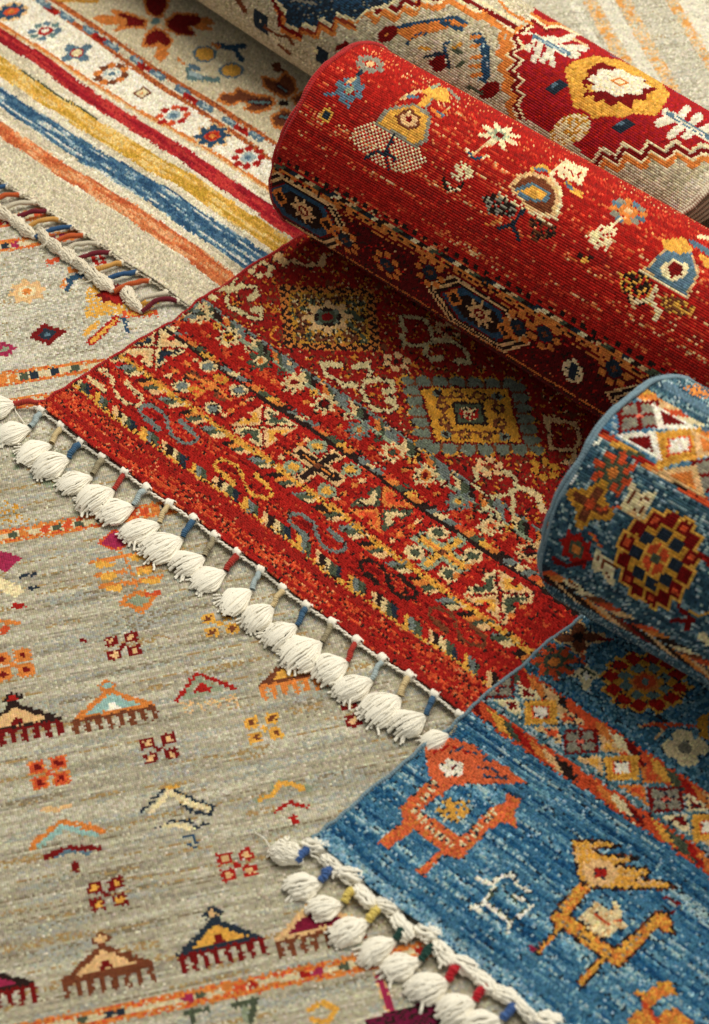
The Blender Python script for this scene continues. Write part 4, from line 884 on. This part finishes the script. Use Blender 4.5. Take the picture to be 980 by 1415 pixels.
    for p, c, w in (([(440, 175), (510, 155), (565, 70), (640, 90), (735, 115)], 'G', 9), ([(460, 172), (520, 145), (570, 80), (630, 85), (690, 115)], 'Y', 7.5), ([(545, 235), (610, 190), (715, 210)], 'R', 4.5), ([(640, 275), (650, 295)], 'R', 8)): S.line('n', p, w, c)
    # branching tree in orange, pink diamonds
    S.dia(162, 745, 21, 17, 'OR'); S.dia(162, 745, 17, 14, 'PK'); S.dia(3, 775, 22, 16, 'PK'); S.line('i', [(650, 190), (720, 300), (760, 440)], 3.5, 'O')
    for p, w in (([(500, 275), (850, 215)], 6), ([(530, 345), (700, 320)], 6), ([(555, 410), (740, 380), (890, 355)], 5.5), ([(760, 310), (870, 285)], 7)): S.line('i', p, w, 'O')
    for p in ([(545, 285), (620, 290)], [(740, 250), (830, 245)], [(570, 355), (630, 345)], [(780, 325), (840, 310)], [(600, 415), (660, 415)], [(800, 380), (870, 375)]): S.line('i', p, 8, 'Y')
    S.poly('i', [(640, 490), (760, 425), (880, 440), (790, 560)], 'O'); S.poly('i', [(690, 490), (765, 450), (830, 470), (780, 525)], 'G'); S.line('i', [(810, 450), (880, 440)], 6, 'OR')
    for p, c, w in (([(115, 350), (195, 338)], 'NV', 5), ([(160, 418), (205, 412)], 'NV', 4.5), ([(75, 515), (130, 510)], 'R', 7), ([(0, 600), (50, 610), (110, 605)], 'O', 6), ([(10, 650), (40, 640)], 'OR', 9), ([(440, 705), (470, 710)], 'DR', 4), ([(0, 390), (90, 430)], 'CR', 16)): S.line('i', p, w, c)
    S.poly('e', [(0, 1330), (150, 1390), (60, 1414), (0, 1414)], 'GO', .35); S.poly('i', [(0, 0), (140, 10), (230, 40), (0, 70)], 'GO', .3); S.line('e', [(250, 1250), (380, 1290)], 8, 'G')
    # upper left motifs
    for p, c in (((38, 402), 'LT'),): S.rose(p[0], p[1], 20, c, 'CR', 'O', 8, k=.3)
    S.dia(66, 460, 22, 20, 'DR'); S.dia(66, 460, 12, 11, 'NV'); S.disc(66, 460, 3.5, 'BL'); S.dia(5, 483, 16, 14, 'PK'); S.dia(5, 483, 7, 6, 'G')
    S.poly('e', [(470, 340), (480, 180), (560, 130), (760, 240), (900, 250), (700, 310)], 'Y', .8); S.rose(155, 405, 17, 'DR', 'R', 'OR', 8, k=.3); S.disc(168, 412, 12, 'R')
    for p, c, w in (([(380, 130), (420, 110), (470, 95)], 'NB', 8), ([(370, 180), (400, 120)], 'NB', 6), ([(380, 70), (440, 80)], 'O', 6), ([(340, 170), (360, 130)], 'O', 5), ([(270, 30), (330, 10)], 'OR', 7), ([(340, 20), (360, 0)], 'G', 6), ([(510, 5), (540, 40)], 'R', 7), ([(560, 0), (580, 40)], 'R', 6),
                    ([(470, 425), (540, 365)], 'Y', 7), ([(500, 475), (560, 420), (640, 345)], 'R', 10), ([(505, 470), (560, 420), (640, 350)], 'Y', 5), ([(680, 340), (705, 410)], 'NB', 6), ([(690, 320), (860, 310)], 'OR', 9), ([(700, 320), (850, 305)], 'Y', 4), ([(640, 40), (740, 40)], 'NV', 6)): S.line('e', p, w, c)
    # lower motifs
    for p, c, w in (([(310, 1310), (430, 1280), (400, 1400)], 'GN', 9), ([(370, 1320), (380, 1400)], 'G', 6), ([(40, 1350), (170, 1330)], 'GN', 7), ([(80, 1350), (90, 1400)], 'GN', 8), ([(720, 1340), (800, 1290), (880, 1330), (830, 1400), (740, 1390)], 'Y', 8)): S.line('n', p, w, c)
    S.line('o', [(100, 1135), (180, 1120)], 4, 'LT'); S.line('o', [(130, 1130), (200, 1340)], 13, 'LT'); S.line('o', [(130, 1130), (205, 1345)], 9, 'PK'); S.poly('o', [(60, 1390), (200, 1340), (420, 1290), (540, 1330), (500, 1420), (60, 1440)], lin('6d1538')); S.poly('o', [(60, 1390), (200, 1340), (420, 1290), (540, 1330), (500, 1420), (60, 1440)], 'BK', .4)
    streaks(S, .07, (1.1, 34), 181)
    return S
SG = paint_grey()
# ================================================================== build the things
floor_m = solid('6b5a48', rough=.7, sheen=0)
V_ = np.array([(-4, -4, -.002), (4, -4, -.002), (4, 4, -.002), (-4, 4, -.002)], float)
fl = part('floor', mesh_np('floor', V_, np.array([[0, 1, 2, 3]]), False), wool('floor_boards', '5b4a3a', sheen=0, rough=.6, scale=6), None); fl['kind'] = 'structure'

def thing(name, loc, label, group=None):
    o = bpy.data.objects.new(name, None); link(o); o.location = (0, 0, 0); o['label'] = label; o['category'] = 'rug'
    o.empty_display_size = .05
    if group: o['group'] = group
    return o
GRP = 'wool rugs laid over one another'
T_grey = thing('wool_rug', gO, 'grey beige flat wool rug with small combs, squares and chevrons, underneath all the others', GRP)
T_cream = thing('wool_rug', cream.F0, 'cream wool rug with yellow, blue and orange stripes, its far half rolled up', GRP)
T_red = thing('wool_rug', red.F0, 'red wool rug half rolled up, with hooked diamonds and white shell tassels', GRP)
T_blue = thing('wool_rug', blue.F0, 'blue wool rug half rolled up, with orange and golden birds and looped white tassels', GRP)

part('pile', knot_mesh('pile', SG, 'weave', .12, .0010, .0007), M_PILE, T_grey)
us = np.array([-1.05, 1.05]); vs = np.array([-.95, 1.35])
c8 = [gO + u * gd + v * gn for u, v in ((us[0], vs[0]), (us[1], vs[0]), (us[1], vs[1]), (us[0], vs[1]))]
V_ = np.array([[p[0], p[1], z] for z in (.0, .0058) for p in c8])
part('foundation', mesh_np('foundation', V_, np.array([[4, 5, 6, 7], [0, 1, 5, 4], [1, 2, 6, 5], [2, 3, 7, 6], [3, 0, 4, 7]]), False), solid('a99f86'), T_grey)

def build(T, rug, SF, SB, v1, fcol, ccol, bind, brad, edges):
    part('pile', knot_mesh('pile', SF, 'pile', .17, .0020, .0013), M_PILE, T)
    part('foundation', mesh_np('foundation', *rug.slab(v1), smooth=False), solid(fcol), T)
    part('rolled_back', knot_mesh('rolled_back', SB, 'back', .18, .0024, .0009), M_BACK, T)
    part('inner_coil', mesh_np('inner_coil', *rug.coil(), smooth=False), solid(ccol), T)
    for u in edges:
        A, B = rug.edge_path(u, v1, 330)
        # wrapped wool cords: one along the flat edge, two side by side round the roll, with fuzz
        for path, r0, side in ((A, brad * .5, 0), (B, brad * .62, -1), (B, brad * .62, 1)):
            n = len(path); d = np.gradient(path, axis=0); L = np.concatenate([[0], np.cumsum(np.linalg.norm(d, axis=1))])[:n]
            m = 900; tt = np.linspace(0, L[-1], m); pp = np.stack([np.interp(tt, L, path[:, k]) for k in range(3)], 1)
            pp = pp + rug.a * (side * brad * .45 * (1 if u <= 0 and rug is not cream else -1)) + vnoise((m, 3), (22, 1), 5 + side) * .0011
            r = r0 * (1 + .16 * np.sin(tt / .0030 * 2 * np.pi + side) + .14 * vnoise((m, 1), (7, 1), 6)[:, 0])
            parts = [tube(pp, r, 8)]
            rr = np.random.default_rng(17 + side)
            for q in range(420):
                k = rr.integers(5, m - 5); dv = rr.normal(size=3); dv /= np.linalg.norm(dv)
                c = pp[k]; l = r0 * rr.uniform(1.2, 2.1); w = rr.normal(size=3) * l * .35
                parts.append(tube(np.array([c, c + dv * l * .6, c + dv * l + w]), .00016, 3))
            part('selvage_cord', mesh_np('selvage_cord', *join(parts)), solid(bind), T)
build(T_red, red, SRF, SRB, .52, '8a1c18', '8a2018', 'a32322', .0038, (-.0015,))
build(T_blue, blue, SBF, SBB, .43, '2d5570', '35566b', '738b97', .0038, (-.0015,))
build(T_cream, cream, SCF, SCB, cream.len, 'c2b69b', 'bfb49c', 'cfc4ab', .0042, (.0,))

# ------------------------------------------------------------------ fringes
def strand(p, r, sides=5):
    return tube(p, r, sides)
def shell_tassel(seed, n=46, L=.040, W=.0165, H=.0165, rad=.00125, reach=.84, loose=10, crinkle=.0004, fan=False):
    """strands laid like the ribs of a shell: they leave the neck, arch over and tuck under at the far end"""
    r = np.random.default_rng(seed); parts = []; bias = r.normal() * .15; wv = 1 + r.normal() * .08
    def rib(th, e, k_, rr, lift):
        s = np.linspace(.02, e, 13); R = np.sin(np.clip(s, 0, 1) * math.pi) ** .72
        if fan: Ry = np.sin(np.minimum(s, .6) / .6 * math.pi / 2) ** 1.25 * (1 - .35 * np.maximum(s - .6, 0)); Rz = np.sin(np.clip(s * 1.02, 0, 1) * math.pi) ** .62
        else: Ry = Rz = R
        x = L * ((1 - np.cos(s * math.pi)) / 2 if not fan else s * (.93 + .07 * math.cos(th)) - .18 * s * s * math.sin(th) ** 2)
        y = W * wv * k_ * math.sin(th + bias * .5) * Ry + bias * L * .6 * (x / L) ** 2; z = .0045 + H * k_ * max(math.cos(th), .02) * Rz * lift
        p = np.stack([x, y, z], 1) + r.normal(size=(13, 3)) * crinkle
        p[:, 1] += np.sin(s * 9 + r.random() * 6) * crinkle
        return strand(p, rr)
    for k in range(n):
        th = math.radians(-92 + 184 * (k + r.random() * .8) / n)
        parts.append(rib(th, reach + r.normal() * .06, 1 + r.normal() * .035, rad * (.85 + .35 * r.random()), 1))
    for k in range(n // 3):
        parts.append(rib(math.radians(r.uniform(-85, 85)), min(reach + .06 + r.normal() * .05, .99), r.uniform(.5, .9), rad, 1))
    for k in range(loose):
        th = math.radians(r.uniform(-80, 80)); parts.append(rib(th, r.uniform(.5, .75), r.uniform(1.03, 1.16), rad * .45, 1))
    for k in range(loose):     # cut ends spilling out at the far end
        a = math.radians(r.uniform(-60, 60)); s = np.linspace(0, 1, 6); l = L * r.uniform(.18, .34)
        p = np.stack([L * (.72 if fan else .78) + l * s * math.cos(a), (W * .7 * math.sin(a)) + l * s * math.sin(a), .006 * (1 - s) + .0035], 1) + r.normal(size=(6, 3)) * .0004
        parts.append(strand(p, rad * .8))
    return mesh_np('tassel', *join(parts))
t_ = np.linspace(0, 2 * math.pi * 3, 40)
NECK = mesh_np('neck_binding', *tube(np.stack([.002 + t_ * .00022, .0036 * np.cos(t_), .0058 + .0036 * np.sin(t_)], 1), .0009, 5))
def knot_blob(seed, r0=.0042):
    """a hitch of soft cord: three short turns of yarn"""
    r = np.random.default_rng(seed); parts = []
    t = np.linspace(0, 2 * math.pi * 3.2, 46)
    p = np.stack([(t / t[-1] - .5) * r0 * 1.8, r0 * .72 * np.cos(t), r0 * .72 * np.sin(t)], 1) + r.normal(size=(46, 3)) * .0002
    parts.append(tube(p, r0 * .42, 6))
    for k in range(5):
        a = r.random() * 6.28; d = np.array([math.cos(a), math.sin(a), .5 * r.random()])
        parts.append(tube(np.outer(np.linspace(.2, 1.3, 5), d) * r0 + r.normal(size=(5, 3)) * .0003, .0003, 3))
    return mesh_np('edge_knot', *join(parts))
def wrapped_cord(P0, P1, r0, arch, seed, slack=0.0):
    seed = seed + 50
    s = np.linspace(0, 1, 80)[:, None]; p = P0 + (P1 - P0) * s; L = np.linalg.norm(P1 - P0)
    p[:, 2] += arch * np.sin(s[:, 0] * math.pi)
    side = np.cross((P1 - P0) / L, [0, 0, 1.0]); p += side * (slack * np.sin(s * math.pi))
    rr = r0 * (1 + .13 * np.sin(s[:, 0] * L / .0021 * 2 * math.pi)) * (1 + .10 * vnoise((80, 1), (7, 1), seed + 60)[:, 0])
    p += vnoise((80, 3), (16, 1), seed + 90) * .0009
    return mesh_np('wrapped_cord', *tube(p, rr, 10))
def place(me, mat, T, name, P, ang, sc=(1, 1, 1), tilt=0):
    o = part(name, me, None, T)
    if len(me.materials) == 0: me.materials.append(mat)
    o.location = P; o.rotation_euler = (tilt, 0, ang); o.scale = sc
    if name == 'tassel':
        if len(NECK.materials) == 0: NECK.materials.append(mat)
        link(bpy.data.objects.new('neck_binding', NECK), o)
    return o
def edge_cord(T, rug, u0, u1, off, z, rad, mat, wob=.0008, strands=2):
    parts = []
    us_ = np.arange(u0, u1, .0025)
    Vd = (rug.G0 - rug.F0) / rug.len
    for k in range(strands):
        p = rug.flatP(us_, np.zeros(len(us_))) - Vd * off; ph = us_ / .011 * 2 * math.pi + k * math.pi * 2 / strands
        p[:, 2] = z + .0011 * np.sin(ph); p -= Vd * (.0011 * np.cos(ph))[:, None]
        p += vnoise((len(us_), 3), (4, 1), 20 + k) * wob
        parts.append(tube(p, rad, 6))
    part('edge_cord', mesh_np('edge_cord', *join(parts)), mat, T)

r_ = random.Random(5)
# red rug: shell tassels on single wrapped cords
Ud = red.af; Vd = (red.G0 - red.F0) / red.len
shells = [shell_tassel(100 + k, 27 + 2 * (k % 3), .041 + .003 * (k % 3), .018 + .001 * (k % 4), .0155 + .0015 * (k % 2), .0017, reach=.9, crinkle=.00025, loose=5 + 3 * (k % 3), fan=True) for k in range(9)]; blobs = [knot_blob(200 + k, .0046) for k in range(4)]
cols = ['a8372c', 'a5b3b4', 'cdb88c', '3f5f7c', '9a8f73']
edge_cord(T_red, red, -.006, .72, .0025, .015, .0011, M_WHITE)
us_t = [-.028 + .0352 * k for k in range(20)]
for k, u in enumerate(us_t):
    ue = max(u, .002)
    E0 = red.flatP(np.float64(ue), np.float64(0)) - Vd * .003; E0[2] = .0145
    E1 = E0 + (-Vd + .45 * Ud) * .0255; E1[2] = .0165
    if k == 0:
        E0 = red.flatP(np.float64(.0), np.float64(.006)); E0 += -Ud * .004; E0[2] = .016; E1 = E0 - Ud * .020 - Vd * .022; E1[2] = .0155
    E1 = E1 + Ud * r_.uniform(-.002, .002)
    part('wrapped_cord', wrapped_cord(E0, E1, r_.uniform(.0028, .0034), r_.uniform(.001, .005), k), solid(cols[k % 5]), T_red)
    if k: place(blobs[k % 4], M_WHITE, T_red, 'edge_knot', E0 + Vd * .0015 + np.array([0, 0, .0015]), deg(-43) + r_.uniform(-.3, .3), (1.15, 1, 1))
    sc = r_.uniform(.78, .9) * (.75 if k == 19 else 1)
    place(shells[(k * 4) % 9], M_WHITE, T_red, 'tassel', (E1[0] + r_.uniform(-.001, .001), E1[1] + r_.uniform(-.001, .001), .0085), deg(207) + r_.uniform(-.17, .17), (sc * 1.2, sc * r_.uniform(1.0, 1.15), r_.uniform(.66, .92)))
# blue rug: looped tassels, cords in pairs of one colour, chunky knotted edge
Ud = blue.af; Vd = (blue.G0 - blue.F0) / blue.len
loops = [shell_tassel(300 + k, 17 + k % 3, .040 + .002 * (k % 3), .0165, .0150, .0023, .92, 3, .0006, True) for k in range(7)]; loose = shell_tassel(320, 40, .036, .012, .011, .0011, .9, 20, .0005, True)
fat = [shell_tassel(330 + k, 8, .030, .0085, .0095, .0025, .97, 2, .0011) for k in range(6)]
edge_cord(T_blue, blue, -.004, .50, .010, .0145, .0010, M_WHITE, .0006, 1); edge_cord(T_blue, blue, -.004, .50, .004, .0125, .0016, M_WHITE, .001, 3)
pair = ['44639a', '44639a', 'd9c26a', 'd9c26a', '23453d', '23453d', 'b5202b', 'b5202b']
for k in range(13):
    u = .004 + .0315 * k
    E0 = blue.flatP(np.float64(u), np.float64(0)) - Vd * .008 - Ud * .002; E0[2] = .0145
    E1 = E0 - Vd * .0185 + Ud * .004; E1[2] = .0145
    part('wrapped_cord', wrapped_cord(E0 + (E1 - E0) * .12, E1, .0040, .003, k), solid(pair[k % 8]), T_blue)
    sc = r_.uniform(.78, .9)
    if k == 0:
        place(loose, M_WHITE, T_blue, 'tassel', (E1[0] + .006, E1[1], .0075), deg(140), (1, 1, 1))
    else:
        place(loops[(k * 3) % 7], M_WHITE, T_blue, 'tassel', (E1[0] + r_.uniform(-.0012, .0012), E1[1] + r_.uniform(-.0012, .0012), .0065), deg(206) + r_.uniform(-.22, .22), (sc * 1.15, sc * r_.uniform(1.0, 1.15), r_.uniform(.66, .85)))
for k in range(19):
    u = -.004 + .0235 * k; P_ = blue.flatP(np.float64(u), np.float64(0)) - Vd * .0045; P_[2] = .0115 + r_.uniform(-.001, .001)
    place(fat[k % 6], M_WHITE, T_blue, 'edge_knot', P_ + Vd * r_.uniform(-.003, .001), deg(-43 + (-1) ** k * 16) + r_.uniform(-.25, .25), (r_.uniform(.78, .92), r_.uniform(.62, .8), r_.uniform(.6, .78)))
# cream rug: long slack cords and a twisted rope of tassels
Ud = cream.af; Vd = (cream.G0 - cream.F0) / cream.len
ropes = [shell_tassel(400 + k, 22, .034 + .002 * (k % 3), .0085, .0095, .0012, .92, 9, .0006, True) for k in range(7)]; small = [knot_blob(430 + k, .0032) for k in range(3)]
ccol = ['c8954f', '2f5178', 'b9562c', 'c9bfa9', '6a1f2a']
uA = (fa - cream.F0) @ Ud
for k in range(-6, 14):
    u = uA + .0012 + .0243 * k + r_.uniform(-.004, .004)
    E0 = cream.flatP(np.float64(u), np.float64(0)) - Vd * .002; E0[2] = .0145
    E1 = E0 - Ud * .018 - Vd * .042; E1[2] = .0130
    part('wrapped_cord', wrapped_cord(E0, E1, .0031, .005, k, r_.uniform(-.003, .006)), solid(ccol[(k + 1) % 5]), T_cream)
    place(small[k % 3], M_CREAM, T_cream, 'edge_knot', E0, deg(-43), (1.2, 1, 1))
    place(ropes[(k * 3) % 7], M_CREAM, T_cream, 'tassel', (E1[0], E1[1], .0075), math.atan2(Ud[1], Ud[0]) + deg(168) + r_.uniform(-.3, .3), (r_.uniform(.9, 1.1), r_.uniform(.75, 1.05), r_.uniform(.8, 1.05)))
edge_cord(T_cream, cream, uA - .2, uA + .34, .001, .0145, .0009, M_CREAM)

# stray threads pulled out of the fringes
for T, pts in ((T_blue, [(388, 1196), (378, 1180), (366, 1158), (352, 1150)]), (T_blue, [(452, 1172), (425, 1166), (402, 1160)]), (T_red, [(34, 585), (20, 566), (26, 552)]), (T_red, [(590, 985), (600, 968), (612, 962)])):
    c = np.array([gp(x, y, .0125) for x, y in pts]); t = np.linspace(0, len(c) - 1, 24)
    p = np.stack([np.interp(t, np.arange(len(c)), c[:, k]) for k in range(3)], 1); k_ = np.array([.25, .5, .25])
    for it in range(6): p[1:-1] = p[:-2] * .25 + p[1:-1] * .5 + p[2:] * .25
    part('loose_thread', mesh_np('loose_thread', *tube(p, .0006, 5)), M_WHITE, T)
